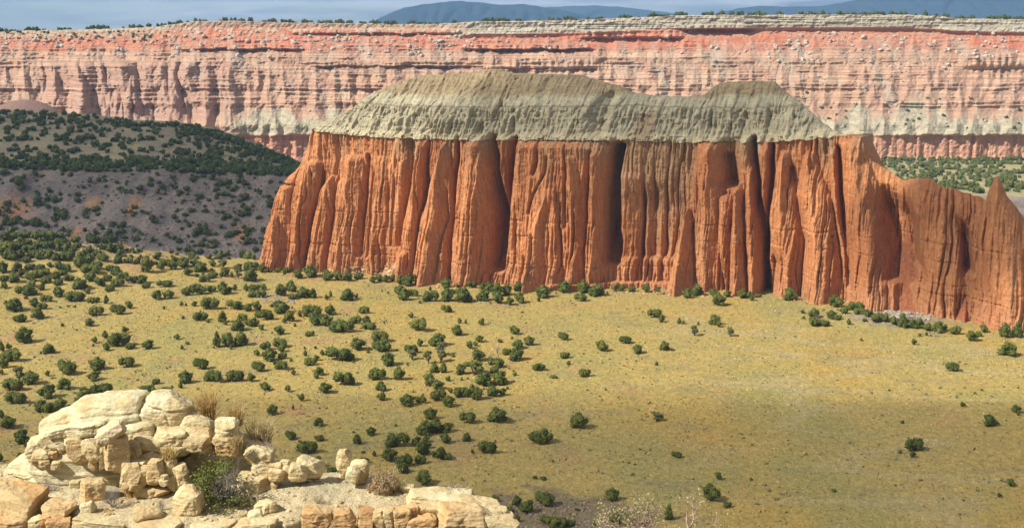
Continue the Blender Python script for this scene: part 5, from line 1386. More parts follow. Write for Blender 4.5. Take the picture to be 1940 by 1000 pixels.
tufts('grass_tufts', 'dry yellow grass tufts all over the meadow', 46000, 0.18, 0.5, [(0.46, 0.35, 0.15), (0.42, 0.29, 0.10), (0.36, 0.29, 0.13), (0.50, 0.40, 0.22), (0.30, 0.27, 0.13)], 5, 2, (185, 420), m_tuft)
tufts('low_brush', 'low grey green brush dotted over the meadow', 7000, 0.2, 0.7, [(0.20, 0.175, 0.085), (0.15, 0.14, 0.065), (0.22, 0.19, 0.13), (0.20, 0.15, 0.09)], 6, 4, (185, 420), m_tuft,
      lambda x, y: np.clip(0.25 + 1.1 * fbm(x / 16.0, y / 22.0, 77.0, 3), 0.06, 1))
# ---------------------------------------------------------------- sandstone ledge in the foreground
ICO[5] = ico(5)
LZ = 70.35
def ledge_at(px, py, z=LZ):
    d = ray(px, py)
    t = (z - CAMZ) / d[2]
    return d * t + np.array([0, 0, CAMZ])

m_cream = rock_mat('cream_sandstone', [((2.2, 2.2, 6.0), 0.33, 0.67, (0.84, 0.82, 0.78), (1.06, 1.06, 1.05)), ((9, 9, 9), 0.33, 0.67, (0.88, 0.87, 0.86), (1.06, 1.06, 1.06)), ((1.2, 1.2, 18.0), 0.42, 0.62, (0.90, 0.88, 0.84), (1.03, 1.03, 1.03))],
                   [((1.6, 1.6, 11.0), 0.035), ((7.0, 7.0, 9.0), 0.045), ((28, 28, 28), 0.012)])
m_dirt = rock_mat('pale_gravelly_dirt', [((3, 3, 3), 0.33, 0.67, (0.84, 0.82, 0.80), (1.08, 1.08, 1.06)), ((16, 16, 16), 0.36, 0.64, (0.80, 0.79, 0.77), (1.1, 1.1, 1.1))], [((6, 6, 6), 0.06), ((24, 24, 24), 0.03)])
WHITE, CREAM, TAN, ORANGE = C3(0.64, 0.575, 0.375), C3(0.61, 0.51, 0.295), C3(0.56, 0.425, 0.23), C3(0.56, 0.36, 0.17)

def rock(name, c, size, k=3.0, sub=3, rot=(0, 0, 0), col=CREAM, col2=None, seed=0, amp=0.10, strata=0.035, parent=None, cuts=8):
    """weathered block: c centre, size full extents in metres"""
    k = k * 1.35
    v, f = ICO[min(5, sub + 1)]
    size = np.asarray(size, float) * (1.0 + 0.012 * cuts)
    r_ = (np.abs(v) ** k).sum(1) ** (-1.0 / k)
    p = v * r_[:, None] * size / 2
    sd = seed * 7.31
    m_ = float(np.mean(size))
    q = p / m_
    dsp = amp * 0.8 * m_ * (0.8 * fbm(q[:, 0] * 1.6 + sd, q[:, 1] * 1.6, q[:, 2] * 1.6 - sd, 3) + 0.30 * fbm(q[:, 0] * 5 + sd, q[:, 1] * 5, q[:, 2] * 5, 3))
    # planar fractures: cut a few facets off the block
    rr_ = np.random.default_rng(1000 + seed)
    nrm = p / (np.linalg.norm(p, axis=1, keepdims=True) + 1e-9)
    p = p + nrm * dsp[:, None]
    for _ in range(cuts):
        d = rr_.normal(size=3) * np.array([1, 1, 0.7])
        d /= np.linalg.norm(d)
        ext = np.max(p @ d)
        lim = ext * rr_.uniform(0.70, 0.95)
        over = np.maximum(p @ d - lim, 0)
        p = p - over[:, None] * d
    # cracks
    ck = np.exp(-np.abs(perlin(p[:, 0] * 2.2 + sd, p[:, 1] * 2.2, p[:, 2] * 1.1)) / 0.035) * sstep(0.0, 0.4, perlin(p[:, 0] * 1.5 - sd, p[:, 1] * 1.5, p[:, 2] * 1.5))
    p = p - nrm * (0.03 * ck)[:, None] * min(1.0, m_ * 2)
    p = p + nrm * (0.012 * fbm(p[:, 0] * 9 + sd, p[:, 1] * 9, p[:, 2] * 14, 3))[:, None] * min(1.0, m_ * 2)
    # bedding: every layer weathers in or out a little
    zz = p[:, 2] + 0.06 * fbm(p[:, 0] * 1.5 + sd, p[:, 1] * 1.5, 0, 2)
    st_ = perlin(zz / 0.055, sd, 0.5) + 0.8 * perlin(zz / 0.16, sd, 3.5)
    p[:, :2] *= (1 + 1.5 * strata * st_)[:, None]
    cx, sx, cy, sy, cz, sz = [g_(a) for a in rot for g_ in (math.cos, math.sin)]
    R = np.array([[cz, -sz, 0], [sz, cz, 0], [0, 0, 1]]) @ np.array([[cy, 0, sy], [0, 1, 0], [-sy, 0, cy]]) @ np.array([[1, 0, 0], [0, cx, -sx], [0, sx, cx]])
    p = p @ R.T
    w = fbm((p[:, 0] + c[0]) * 1.3, (p[:, 1] + c[1]) * 1.3, (p[:, 2] + c[2]) * 1.3, 4)
    cc = cmix(col, col2 if col2 is not None else np.asarray(col) * np.array([0.93, 0.84, 0.72]), sstep(-0.15, 0.5, w))
    if parent is None:
        o = mesh_from(name, p, f, m_cream, None, cc)
        o.location = c
    else:
        o = mesh_from(name, p + np.asarray(c) - np.array(parent.location), f, m_cream, parent, cc)
    return o

PXM = lambda D: D / FPX * 1.02     # metres per photograph pixel at this distance

# --- the ledge itself: a shelf whose front is broken into slabs
front = [(-120, 906), (0, 918), (60, 930), (100, 950), (135, 972), (200, 985), (300, 994), (420, 998), (540, 992), (590, 972), (660, 970), (745, 974), (800, 962), (850, 966), (900, 974), (960, 984)]
backl = [(-120, 876), (0, 880), (60, 872), (200, 860), (420, 862), (560, 884), (600, 892), (660, 896), (700, 902), (780, 926), (860, 940), (900, 948), (940, 968), (962, 982)]
fr = np.array([ledge_at(*p)[:2] for p in front])
bk = np.array([ledge_at(*p)[:2] for p in backl])
lx, ly = np.meshgrid(np.linspace(-14.0, 0.35, 420), np.linspace(22.2, 30.0, 230))
yf_, yb_ = np.interp(lx, fr[:, 0], fr[:, 1]), np.interp(lx, bk[:, 0], bk[:, 1])
ragged = 0.10 * fbm(lx * 1.4, ly * 0.2, 4.0, 3) + 0.07 * fbm(np.floor(lx * 2.2), 0.0, 3.0, 1)
xtip = np.interp(ly, [23.5, 24.3, 24.9], [-0.02, -0.12, -0.5])
ins = np.minimum(np.minimum(ly - yf_ - ragged - 0.05, yb_ + 0.15 - ly + ragged), (xtip - lx) * 1.4)
lz = LZ + 0.05 * fbm(lx * 0.9, ly * 0.9, 2.0, 4) + 0.02 * fbm(lx * 5, ly * 5, 1.0, 3)
qx = ledge_at(600, 930)
lz = lz + 0.16 * np.exp(-((lx - qx[0]) / 0.9) ** 2 - ((ly - qx[1]) / 0.55) ** 2)
lz = lz - np.where(ins < 0, np.clip(-ins * 3.4, 0, 7.5), 0) - 0.05 * sstep(0.25, 0.0, ins)
lz = lz + np.where(ins < 0, 0.18 * fbm(lx * 2.5, ly * 2.5, 6.0, 3) * np.clip(-ins * 4, 0, 1), 0)
lc = cmix(C3(0.60, 0.50, 0.305), C3(0.51, 0.40, 0.23), sstep(-0.3, 0.4, fbm(lx * 1.1, ly * 1.1, 3.0, 4)))
lc = cmix(lc, WHITE, 0.7 * sstep(-7.8, -9.6, lx))
lc = cmix(lc, C3(0.50, 0.47, 0.32), 0.8 * np.exp(-((lx - qx[0]) / 0.9) ** 2 - ((ly - qx[1]) / 0.5) ** 2))
lc = cmix(lc, C3(0.50, 0.30, 0.14), sstep(-0.05, -0.35, ins))
ledge = empty('rock_ledge', (-5.0, 24.8, 69.0), 'pale sandstone ledge with broken orange front slabs along the bottom left', 'rock ledge')
linv = -np.array(ledge.location)
grid_mesh('ledge_top', np.stack([lx, ly, lz], -1) + linv, m_dirt, ledge, lc)

def from_px(ox, oy, sc, cx, cy, w, h):
    return ox + cx / sc, oy + cy / sc, w / sc, h / sc

def part_rock(parent, name, win, cx, cy, w, h, D, dm=1.0, k=4.0, rot=(0, 0, 0), col=CREAM, col2=None, sub=3, amp=0.08, strata=0.03, seed=0, cuts=9):
    px, py, wp, hp = from_px(*win, cx, cy, w, h)
    m_ = PXM(D)
    return rock(name, at_depth(px, py, D), (wp * m_, wp * m_ * dm, hp * m_ * 1.04), k, sub, rot, col, col2, seed or int(cx + cy * 3), amp, strata, parent, cuts)

W4, W5 = (0, 720, 3.571), (480, 820, 3.73)
slabs = [  # crop, cx, cy, w, h, depth, depth ratio, roundness, rotation, colour
 (W4, 90, 860, 460, 270, 24.75, 0.5, 9, (0.1, 0.10, -0.35), ORANGE, TAN), (W4, 400, 890, 190, 110, 24.4, 0.9, 8, (0, 0.05, -0.3), TAN, ORANGE), (W4, 60, 985, 230, 110, 24.2, 0.7, 8, (0, 0.05, -0.2), ORANGE, TAN),
 (W4, 275, 975, 120, 100, 24.1, 0.8, 8, (0, 0, -0.1), ORANGE, CREAM), (W4, 410, 985, 160, 95, 24.0, 0.7, 8, (0, 0.03, 0.1), ORANGE, TAN), (W4, 590, 1000, 190, 80, 23.9, 0.7, 8, (0, 0.06, 0), TAN, ORANGE), (W4, 680, 955, 330, 42, 24.0, 0.6, 5, (0, 0.14, 0), CREAM, TAN),
 (W4, 1090, 985, 330, 55, 23.75, 0.6, 6, (0, -0.03, 0), CREAM, TAN), (W4, 1440, 985, 300, 42, 23.7, 0.6, 6, (0, -0.05, 0), CREAM, TAN), (W4, 1720, 975, 280, 45, 23.7, 0.6, 6, (0, -0.05, 0), CREAM, TAN),
 (W5, 450, 610, 190, 150, 23.75, 0.9, 9, (0, 0, 0.15), ORANGE, TAN), (W5, 640, 608, 150, 120, 23.75, 1.0, 9, (0, 0.03, 0.05), ORANGE, C3(0.46, 0.25, 0.11)), (W5, 790, 606, 112, 115, 23.75, 1.2, 9, (0, 0.02, 0), ORANGE, C3(0.46, 0.25, 0.11)),
 (W5, 890, 608, 78, 125, 23.75, 1.3, 7, (0, -0.05, 0), ORANGE, TAN), (W5, 962, 600, 72, 125, 23.75, 1.4, 7, (0, -0.05, 0), ORANGE, CREAM), (W5, 1052, 588, 120, 110, 23.8, 1.1, 6, (0, -0.05, 0.1), ORANGE, TAN), (W5, 1126, 548, 66, 80, 23.9, 1.4, 8, (0, -0.05, 0.3), ORANGE, TAN),
 (W5, 1270, 548, 190, 90, 24.05, 0.8, 8, (0, -0.04, 0.05), TAN, ORANGE), (W5, 1190, 640, 210, 120, 23.8, 0.7, 6, (0, -0.2, 0), ORANGE, TAN), (W5, 1480, 622, 380, 185, 23.7, 0.6, 7, (0, 0.06, 0.05), TAN, ORANGE), (W5, 1745, 640, 260, 70, 23.6, 0.5, 6, (0, 0.22, 0), CREAM, ORANGE),
 (W5, 1330, 455, 560, 62, 24.7, 0.55, 5, (0, 0.05, -0.1), CREAM, WHITE), (W5, 1600, 500, 300, 46, 24.4, 0.6, 6, (0, 0.16, 0), CREAM, TAN), (W5, 1470, 505, 170, 42, 24.3, 0.8, 6, (0, 0.06, 0.2), CREAM, TAN), (W5, 1620, 545, 260, 36, 24.05, 0.6, 6, (0, 0.14, 0), CREAM, TAN), (W5, 1730, 545, 120, 46, 24.15, 0.8, 6, (0, 0.14, 0), TAN, CREAM), (W5, 1700, 580, 260, 42, 24.0, 0.6, 6, (0, 0.15, 0), CREAM, TAN),
]
for i, (win, cx, cy, w, h, D, dm, k, rot, c1, c2) in enumerate(slabs):
    part_rock(ledge, 'slab', win, cx, cy, w, h, D, dm, k, rot, c1, c2, 5 if w > 180 else 4, 0.06, 0.025, 40 + i, 11)

# --- the pale knob on the ledge
knob = empty('rock_mound', tuple(ledge_at(270, 900) + np.array([0, 1.2, 0])), 'big cream white sandstone knob of domes and cracked blocks on the ledge', 'rock')
K = [  # cx, cy, w, h, depth, depth ratio, roundness, rot, colour, second colour, subdivision
 ('core', 800, 520, 1180, 560, 26.95, 0.55, 2.6, (0, 0, 0), WHITE, C3(0.55, 0.47, 0.32), 5), ('core', 1450, 640, 520, 380, 26.6, 0.6, 2.8, (0, 0.1, 0), CREAM, TAN, 5), ('core', 330, 600, 560, 240, 26.7, 0.7, 2.4, (0, -0.3, 0), WHITE, CREAM, 5),
 ('dome', 770, 245, 560, 290, 26.7, 0.75, 2.4, (0, -0.06, 0), WHITE, None, 5), ('dome', 455, 300, 330, 190, 26.6, 0.9, 2.4, (0, -0.35, 0), WHITE, None, 5), ('dome', 1135, 225, 320, 270, 26.6, 1.0, 2.8, (0, 0.1, 0), WHITE, None, 5), ('dome', 1345, 300, 200, 150, 26.4, 1.2, 2.6, (0, 0.4, 0), WHITE, CREAM, 4), ('dome', 1240, 200, 160, 160, 26.9, 1.2, 2.6, (0, 0.5, 0), WHITE, CREAM, 4),
 ('dome', 1000, 190, 300, 180, 27.0, 1.0, 2.6, (0, 0, 0), WHITE, None, 4), ('dome', 590, 318, 270, 90, 25.95, 0.8, 2.6, (0, -0.08, 0), WHITE, CREAM, 4), ('dome', 420, 345, 190, 70, 26.0, 0.8, 2.6, (0, -0.15, 0), WHITE, CREAM, 4),
 ('dome', 900, 340, 300, 110, 26.15, 0.8, 3.0, (0, -0.1, 0), WHITE, CREAM, 4),
 ('block', 290, 455, 200, 150, 26.1, 0.9, 3.2, (0, -0.3, 0.2), CREAM, WHITE, 4), ('block', 285, 500, 125, 75, 25.85, 0.9, 4, (0, 0, 0.1), CREAM, TAN, 3), ('block', 356, 512, 60, 55, 25.8, 1.0, 6, (0, 0, 0.2), TAN, ORANGE, 3), ('block', 300, 558, 80, 50, 25.75, 1.0, 5, (0, 0, 0.2), CREAM, TAN, 3), ('block', 380, 570, 70, 50, 25.75, 1.0, 5, (0, 0, 0.1), CREAM, TAN, 3), ('block', 415, 425, 75, 80, 25.95, 1.0, 3, (0, 0, 0), WHITE, CREAM, 3), ('block', 412, 470, 34, 46, 25.9, 1.0, 5, (0, 0, 0), TAN, ORANGE, 3),
 ('block', 530, 455, 128, 150, 25.75, 1.0, 4, (0, -0.08, 0.25), TAN, CREAM, 4), ('block', 500, 400, 110, 90, 25.95, 1.0, 3, (0, 0, 0), WHITE, CREAM, 3), ('block', 625, 468, 118, 138, 25.65, 1.0, 4.5, (0, -0.1, 0.2), CREAM, TAN, 4), ('block', 635, 570, 62, 70, 25.6, 1.0, 4, (0, 0, 0), TAN, CREAM, 3),
 ('pillar', 792, 510, 130, 248, 25.35, 1.0, 10, (0, 0.03, 0.45), TAN, ORANGE, 4), ('block', 700, 500, 48, 200, 25.6, 1.4, 8, (0, 0.1, 0.3), CREAM, WHITE, 3), ('leaning_slab', 752, 347, 180, 70, 25.3, 0.8, 9, (0.2, -0.52, 0.1), C3(0.58, 0.47, 0.33), CREAM, 4),
 ('block', 905, 478, 128, 150, 25.75, 1.0, 4, (0, -0.05, 0), TAN, CREAM, 4), ('block', 1020, 432, 190, 130, 25.9, 0.9, 3.5, (0, 0.1, 0), CREAM, TAN, 4), ('block', 1165, 387, 210, 122, 25.95, 0.9, 4.5, (0, -0.02, 0.1), CREAM, TAN, 4), ('block', 1345, 398, 208, 130, 25.95, 0.9, 3.2, (0, 0.06, 0), CREAM, TAN, 4), ('block', 955, 560, 140, 46, 25.5, 1.0, 4, (0, -0.1, 0), CREAM, TAN, 3), ('block', 1180, 470, 190, 60, 25.75, 0.8, 4, (0, 0, 0), CREAM, TAN, 3), ('block', 1040, 510, 160, 70, 25.7, 0.8, 3.5, (0, -0.3, 0), CREAM, TAN, 3),
 ('stack', 1527, 325, 150, 112, 25.85, 1.0, 3.6, (0, 0.06, 0), WHITE, CREAM, 4), ('stack', 1530, 395, 172, 60, 25.85, 1.0, 4, (0, 0.03, 0), CREAM, TAN, 3), ('stack', 1530, 450, 165, 80, 25.85, 1.0, 5, (0, -0.03, 0), TAN, ORANGE, 3),
 ('block', 888, 640, 160, 150, 25.2, 1.0, 2.8, (0, 0.1, 0), TAN, CREAM, 4), ('block', 985, 645, 82, 125, 25.2, 1.1, 3.0, (0, 0, 0), TAN, CREAM, 3), ('block', 1060, 628, 105, 168, 25.2, 1.0, 3.6, (0, 0.03, 0), TAN, ORANGE, 4), ('block', 1156, 590, 80, 105, 25.35, 1.0, 3.4, (0, 0, 0), TAN, CREAM, 3), ('block', 1222, 668, 115, 220, 25.35, 1.0, 3.6, (0, 0, 0), CREAM, TAN, 4), ('block', 1165, 690, 70, 120, 25.3, 1.0, 3.2, (0, 0, 0), CREAM, TAN, 3), ('block', 900, 705, 140, 50, 25.1, 1.0, 3.5, (0, 0.2, 0), TAN, CREAM, 3),
 ('block', 1765, 505, 190, 120, 25.9, 1.0, 3.6, (0, 0.35, 0), CREAM, TAN, 4), ('block', 1650, 445, 170, 110, 26.1, 1.0, 3, (0, 0.5, 0), CREAM, WHITE, 4), ('block', 1790, 590, 150, 110, 25.7, 1.0, 3.4, (0, 0.1, 0), CREAM, TAN, 4), ('block', 1830, 660, 100, 80, 25.6, 1.0, 3, (0, 0.1, 0), CREAM, TAN, 3), ('block', 1720, 690, 200, 120, 25.6, 1.0, 3.2, (0, 0, 0), CREAM, TAN, 4),
]
for i, (nm_, cx, cy, w, h, D, dm, k, rot, c1, c2, sub) in enumerate(K):
    part_rock(knob, nm_, W4, cx, cy, w, h, D, dm, k, rot, c1, c2, sub, 0.075 if nm_ != 'dome' else 0.06, 0.03 if nm_ in ('dome', 'core') else 0.022, 200 + i, 6 if nm_ == 'dome' else 12)

# --- loose rocks standing on the ledge (each a thing)
LOOSE = [
 (W4, 1275, 822, 186, 205, 3.0, (0, 0.05, 0), CREAM, TAN, 'big rounded layered boulder standing below the green shrub on the ledge'),
 (W4, 1040, 748, 236, 92, 3.0, (0, 0.06, 0), TAN, CREAM, 'flat topped oval boulder left of the green shrub, undercut below'),
 (W4, 1000, 905, 178, 84, 3.2, (0, 0.12, 0.2), CREAM, TAN, 'low tan boulder lying on the dirt left of the big rounded boulder'),
 (W4, 1110, 690, 76, 46, 2.4, (0, 0, 0), CREAM, TAN, 'lower stone of the little two stone stack before the knob'),
 (W4, 1114, 655, 54, 34, 2.4, (0, 0, 0), CREAM, TAN, 'small top stone of the little two stone stack before the knob'),
 (W4, 628, 742, 158, 142, 4.0, (0, 0.1, 0.3), TAN, ORANGE, 'angular boulder with shaded orange face left of a grey twiggy bush'),
 (W4, 472, 665, 86, 84, 3.4, (0, -0.1, 0.3), CREAM, TAN, 'dark faced boulder at the left foot of the knob'),
 (W4, 510, 707, 74, 60, 2.6, (0, 0.1, 0), CREAM, TAN, 'small round rock right of the dark faced boulder at the knob foot'),
 (W4, 598, 862, 92, 84, 3.0, (0, -0.2, 0), WHITE, CREAM, 'whitish rock lying left of the grey twiggy bush near the ledge front'),
 (W4, 1728, 912, 92, 66, 3.2, (0, -0.2, 0), WHITE, CREAM, 'whitish chunk on the dirt right of the green shrub, nearest the ledge front'),
 (W4, 1805, 850, 130, 76, 3.6, (0, -0.1, 0.3), CREAM, TAN, 'tan block on the dirt just right of the green shrub'),
 (W4, 1640, 902, 64, 36, 4.0, (0, 0.2, 0.3), CREAM, TAN, 'small flat stone under the green shrub on the dirt'),
 (W5, 150, 240, 112, 72, 3.6, (0, -0.05, 0), CREAM, TAN, 'squared block atop the rock row right of the green shrub, leftmost of its top'),
 (W5, 165, 292, 102, 90, 2.8, (0, 0.1, 0), CREAM, TAN, 'oval boulder in the rock row right of the green shrub, at its left foot'),
 (W5, 235, 272, 50, 84, 3.0, (0, 0, 0), CREAM, TAN, 'narrow upright stone wedged in the middle of the rock row'),
 (W5, 226, 215, 66, 48, 3.4, (0, 0, 0), CREAM, TAN, 'small cap stone on the middle of the rock row'),
 (W5, 316, 272, 128, 118, 3.2, (0, 0.05, 0), CREAM, TAN, 'big rounded front boulder of the rock row right of the green shrub'),
 (W5, 395, 248, 190, 130, 3.0, (0, 0.35, 0), CREAM, TAN, 'large sloping boulder at the right end of the rock row'),
 (W5, 130, 378, 116, 84, 3.2, (0, -0.1, 0), CREAM, TAN, 'low pale boulder below the rock row, right edge of the green shrub'),
 (W5, 640, 200, 102, 165, 3.0, (0, 0.08, 0), CREAM, TAN, 'tall upright standing stone alone at the back of the ledge'),
 (W5, 752, 262, 126, 138, 2.5, (0, 0, 0), CREAM, TAN, 'round ball shaped boulder right of the standing stone'),
 (W5, 704, 294, 92, 104, 2.5, (0, 0.3, 0), CREAM, WHITE, 'smooth split boulder leaning on the front of the round ball boulder'),
 (W5, 1088, 393, 104, 52, 3.2, (0, 0.05, 0), TAN, CREAM, 'small flat layered rock at the back of the ledge, right of the tan bush'),
 (W5, 1345, 462, 116, 30, 3.2, (0, 0.0, 0), TAN, CREAM, 'thin rock plate under the dead twig clump on the right tip'),
 (W5, 60, 520, 100, 60, 3.2, (0, -0.2, 0.2), CREAM, WHITE, 'pale angular rock on bare dirt at the ledge centre'),
 (W4, 1780, 950, 80, 30, 4.0, (0, 0.1, 0.3), CREAM, TAN, 'thin stone chip on the bare dirt, lowest right of the green shrub'),
 (W4, 690, 1000, 10, 10, 4.0, (0, 0, 0), CREAM, TAN, None),
]
for i, (win, cx, cy, w, h, k, rot, c1, c2, lb) in enumerate(LOOSE):
    if lb is None:
        continue
    px, py, wp, hp = from_px(*win, cx, cy, w, h)
    g = ledge_at(px, py + hp / 2)
    if win is W5 and cy < 330 or 'stack' in lb:
        D = {640: 25.9, 752: 25.75, 704: 25.45, 395: 25.75, 316: 25.45, 226: 25.7, 235: 25.5, 165: 25.4, 150: 25.65}.get(cx, 24.95)
    else:
        D = g[1] + 0.32 * wp * g[1] / FPX
    m_ = PXM(D)
    o = rock('boulder' if max(wp, hp) > 22 else 'stone', at_depth(px, py, D), (wp * m_, wp * m_ * 0.85, hp * m_ * 1.05), k, 4, rot, c1, c2, 300 + i, 0.07, 0.03, None, 6)
    tag(o, lb, 'boulder' if max(wp, hp) > 22 else 'stone')
# neck of pale rock that carries the standing stone
part_rock(ledge, 'rock_neck', W5, 640, 285, 60, 60, 25.9, 1.0, 3, (0, 0, 0), WHITE, CREAM, 3, 0.08, 0.03, 501)
part_rock(ledge, 'rock_neck', W5, 745, 330, 90, 40, 25.75, 1.0, 3, (0, 0, 0), WHITE, CREAM, 3, 0.08, 0.03, 502)

# ---- gravel over the ledge top
r = np.random.default_rng(5)
pts, sz, cc = [], [], []
while len(pts) < 1500:
    x_, y_ = r.uniform(-11.5, -0.6), r.uniform(23.4, 27.4)
    i_, j_ = int((y_ - 22.2) / 7.8 * 229), int((x_ + 14.0) / 14.35 * 419)
    if ins[i_, j_] < 0.1:
        continue
    pts.append((x_, y_, lz[i_, j_]))
    sz.append(0.012 + 0.06 * r.random() ** 5)
    cc.append(cmix(CREAM, TAN, r.random()) * r.uniform(0.75, 1.1))
rock_mass('ledge_gravel', 'small stone chips scattered on the ledge top', pts, sz, cc, 8, m_cream)

# ---- ledge plants
m_twig = rock_mat('grey_twigs', [((20, 20, 20), 0.3, 0.7, (0.75, 0.75, 0.75), (1.2, 1.2, 1.2))], [])
m_leafg = leaf_mat('bright_green_leaves', (0.08, 0.105, 0.02), (0.20, 0.20, 0.045), 0.6, 9.0)
m_leaft = leaf_mat('tan_dry_leaves', (0.28, 0.20, 0.12), (0.44, 0.33, 0.20), 0.8, 12.0)
m_straw = rock_mat('straw', [((14, 14, 3), 0.3, 0.7, (0.8, 0.78, 0.75), (1.15, 1.12, 1.1))], [])

def blades(n, spread, height, lean, seed, width=0.006, col=C3(0.55, 0.42, 0.20)):
    r_ = np.random.default_rng(seed)
    VV, FF, off = [], [], 0
    for i in range(n):
        a, q_ = r_.uniform(0, 6.28), spread * r_.random() ** 0.7 * 0.4
        p = np.array([q_ * math.cos(a), q_ * math.sin(a), -0.02])
        d = np.array([lean * r_.normal(), lean * r_.normal(), 1.0])
        h = height * r_.uniform(0.45, 1.05)
        pts_ = [p]
        for s_ in range(4):
            d = d + np.array([r_.normal() * 0.10, r_.normal() * 0.10, -0.06 * s_])
            pts_.append(pts_[-1] + d / np.linalg.norm(d) * h / 4)
        v, f = tube(pts_, [width, width * 0.9, width * 0.75, width * 0.5, width * 0.15], 3)
        VV.append(v)
        FF.append(f + off)
        off += len(v)
    V = np.concatenate(VV)
    c = np.broadcast_to(col, V.shape) * np.random.default_rng(seed + 1).uniform(0.8, 1.15, (n, 1, 1)).repeat(15, 1).reshape(-1, 1)
    return V, np.concatenate(FF), c

def plant_base(px, py, D=None, z=None):
    if D is None:
        g = ledge_at(px, py)
        j_ = int(np.clip((g[0] + 14.0) / 14.35 * 419, 0, 419))
        i_ = int(np.clip((g[1] - 22.2) / 7.8 * 229, 0, 229))
        return g + np.array([0, 0.05, min(0.15, max(-0.2, lz[i_, j_] - LZ)) - 0.02])
    return at_depth(px, py, D)

GR = [((394, 796), 26.5, 64, 34, 300, C3(0.50, 0.345, 0.135), 'tall golden grass clump behind the knob, highest on its right shoulder'), ((447, 804), 26.3, 50, 32, 140, C3(0.50, 0.36, 0.15), 'thin golden grass clump behind the stacked cap stones of the knob'),
      ((494, 838), 26.3, 60, 50, 240, C3(0.52, 0.42, 0.22), 'loose pale grass clump growing through the grey brush on the knob\'s right end'), ((320, 868), 25.4, 30, 36, 170, C3(0.54, 0.40, 0.16), 'short golden grass clump in the middle of the knob'), ((263, 853), 25.6, 26, 14, 22, C3(0.52, 0.40, 0.20), 'few thin grass blades in a crack of the knob'),
      ((183, 938), None, 36, 28, 130, C3(0.56, 0.44, 0.18), 'golden grass clump between angular boulder and grey twiggy bush'), ((246, 940), None, 26, 24, 120, C3(0.50, 0.33, 0.12), 'dark golden grass clump right of the grey twiggy bush'), ((742, 932), None, 36, 36, 190, C3(0.54, 0.43, 0.20), 'straw coloured grass clump at the right foot of the tan bush'),
      ((201, 972), None, 14, 24, 40, C3(0.52, 0.40, 0.18), 'low grass clump below the grey twiggy bush near the front slabs'), ((683, 962), None, 14, 22, 40, C3(0.52, 0.40, 0.20), 'small dry grass clump above the orange front blocks'), ((448, 847), 25.45, 30, 28, 110, C3(0.53, 0.40, 0.17), 'golden grass clump in front of the stacked cap stones, over the green shrub'),
      ((147, 972), None, 16, 24, 40, C3(0.48, 0.38, 0.22), 'dry grass clump on the left end of the ledge, by the whitish rock')]
for i, ((px, py), D, h, w, n, c, lb) in enumerate(GR):
    g = plant_base(px, py, D)
    m_ = PXM(g[1])
    V, F, cc_ = blades(n, w * m_, h * m_, 0.24, 700 + i, 0.009, c)
    o = mesh_from('grass_clump', V, F, m_straw, None, cc_)
    o.location = g
    tag(o, lb, 'grass clump')

def bush(name, px, py, w, h, seed, label, col, levels=3, n_child=3, stems=10, rad=0.012, D=None, leaves=None, leaf_size=0.03, n_leaf=3, spread=0.6, up=0.7, mat=None, cat='bush', leaf_zone=None, sides=4):
    g = plant_base(px, py, D)
    m_ = PXM(g[1])
    V, F, tips = branches(seed, levels, 0.5, rad, spread, n_child, up=up, stems=stems, sides=sides, wob=0.4)
    lo, hi = V.min(0), V.max(0)
    sc = np.array([w * m_, w * m_ * 0.85, h * m_]) / np.array([hi[0] - lo[0], hi[1] - lo[1], hi[2]])
    # keep twigs round: scale the skeleton, not the tube thickness
    V = V * sc
    base = empty(name, tuple(g), label, cat)
    mesh_from('twigs', V, F, mat or m_twig, base, solid(V, col) * np.random.default_rng(seed).uniform(0.85, 1.15, (len(V), 1)))
    if leaves is not None:
        r_ = np.random.default_rng(seed + 9)
        P_, N_ = [], []
        for p, d in tips:
            p = p * sc
            if leaf_zone and r_.random() > leaf_zone(p / (np.array([w, w, h]) * m_), r_):
                continue
            for _ in range(n_leaf):
                P_.append(p + r_.normal(size=3) * leaf_size * 1.3)
                N_.append(d + 0.6 * r_.normal(size=3))
        if P_:
            N_ = np.array(N_)
            N_ /= np.linalg.norm(N_, axis=1, keepdims=True)
            q, f = sprays(np.array(P_), N_, leaf_size, r_)
            mesh_from('leaves', q, f, leaves, base, None, False)
    return base

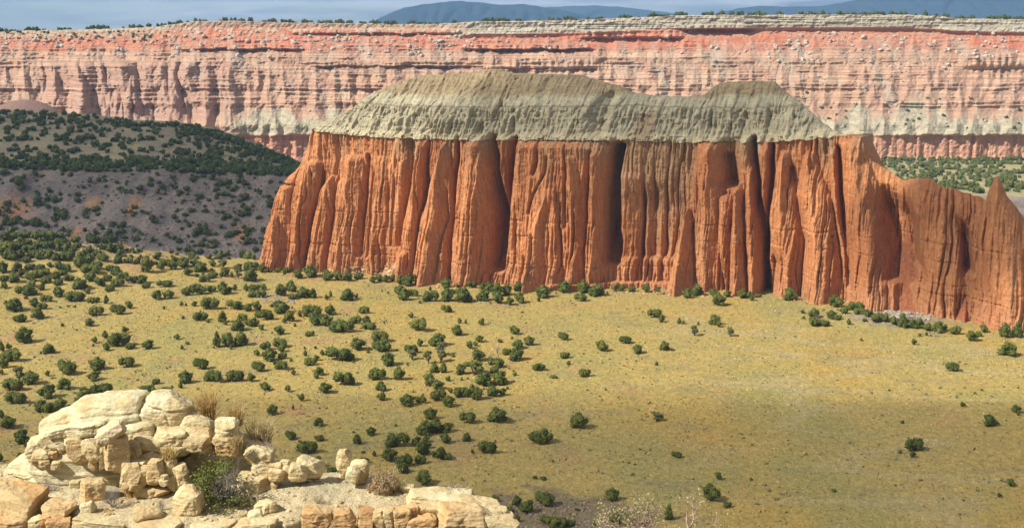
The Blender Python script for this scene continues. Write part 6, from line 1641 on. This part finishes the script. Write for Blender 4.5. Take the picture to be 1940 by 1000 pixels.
GREYT, TANT = C3(0.34, 0.295, 0.26), C3(0.40, 0.315, 0.20)
bush('green_shrub', 428, 968, 158, 112, 11, 'large green leafed shrub tangled with grey bare twigs, right of the knob', GREYT, 4, 3, 13, 0.032, 24.75, m_leafg, 0.05, 3, 0.75, 0.55, None, 'shrub',
     lambda q, r_: 0.85 if (q[0] < -0.14 or q[2] < 0.34 or (q[0] < 0.05 and q[2] > 0.78)) else 0.05)
bush('twig_bush', 92, 932, 70, 40, 21, 'low grey bare twig bush at the far left of the ledge', GREYT, 3, 3, 12, 0.0189)
bush('twig_bush', 212, 962, 58, 56, 22, 'dense grey twiggy bush right of the angular boulder', GREYT, 3, 4, 14, 0.0189)
bush('twig_bush', 303, 970, 42, 34, 23, 'small grey twig bush left of the big rounded boulder', GREYT * 0.9, 3, 3, 9, 0.0168)
bush('twig_bush', 727, 934, 72, 52, 24, 'dense tan domed bush right of the round ball boulder', C3(0.42, 0.33, 0.235), 4, 4, 16, 0.008, None, m_leaft, 0.022, 2, 0.8, 0.7)
bush('twig_bush', 602, 958, 44, 28, 25, 'small pale grey bush on the bare dirt mound', TANT, 3, 4, 12, 0.0168)
bush('twig_bush', 500, 862, 62, 46, 26, 'grey dry brush hanging on the right end of the knob', C3(0.33, 0.25, 0.19), 3, 4, 12, 0.0189, 26.0)
bush('twig_bush', 322, 935, 22, 30, 27, 'thin brown dry twigs in front of the flat topped boulder', C3(0.30, 0.23, 0.17), 3, 3, 8, 0.0147)
bush('dead_twigs', 858, 951, 78, 52, 28, 'clump of thick dead grey twigs on the right tip of the ledge', C3(0.40, 0.36, 0.31), 2, 2, 16, 0.03, None, m_leafg, 0.03, 2, 1.0, 0.5, None, 'dead shrub', lambda q, r_: 0.7 if (0.08 < q[0] < 0.35 and q[2] < 0.4) else 0.0, 5)
# pale flowering shrub reaching up from below the frame
m_leafp = leaf_mat('pale_yellow_green_leaves', (0.22, 0.21, 0.09), (0.42, 0.38, 0.18), 0.6, 12.0)
for sd, (px, w, h, lb, n_) in enumerate(((1212, 150, 118, 'pale leafed shrub with pinkish branches, left and denser of two at the bottom', 3), (1310, 150, 118, 'open pale leafed shrub with long pinkish branches, right of the denser one', 2), (1352, 40, 44, 'little pale sprig at the bottom edge beside the open shrub', 2))):
    bush('pale_shrub', px, 1040 if sd < 2 else 1025, w, h, 61 + sd, lb, C3(0.42, 0.29, 0.235), 4 if sd < 2 else 2, n_, 7 if sd == 0 else 4, 0.036 if sd < 2 else 0.014, 15.0, m_leafp, 0.024, 1, 0.62, 0.75, None, 'shrub', None, 5)
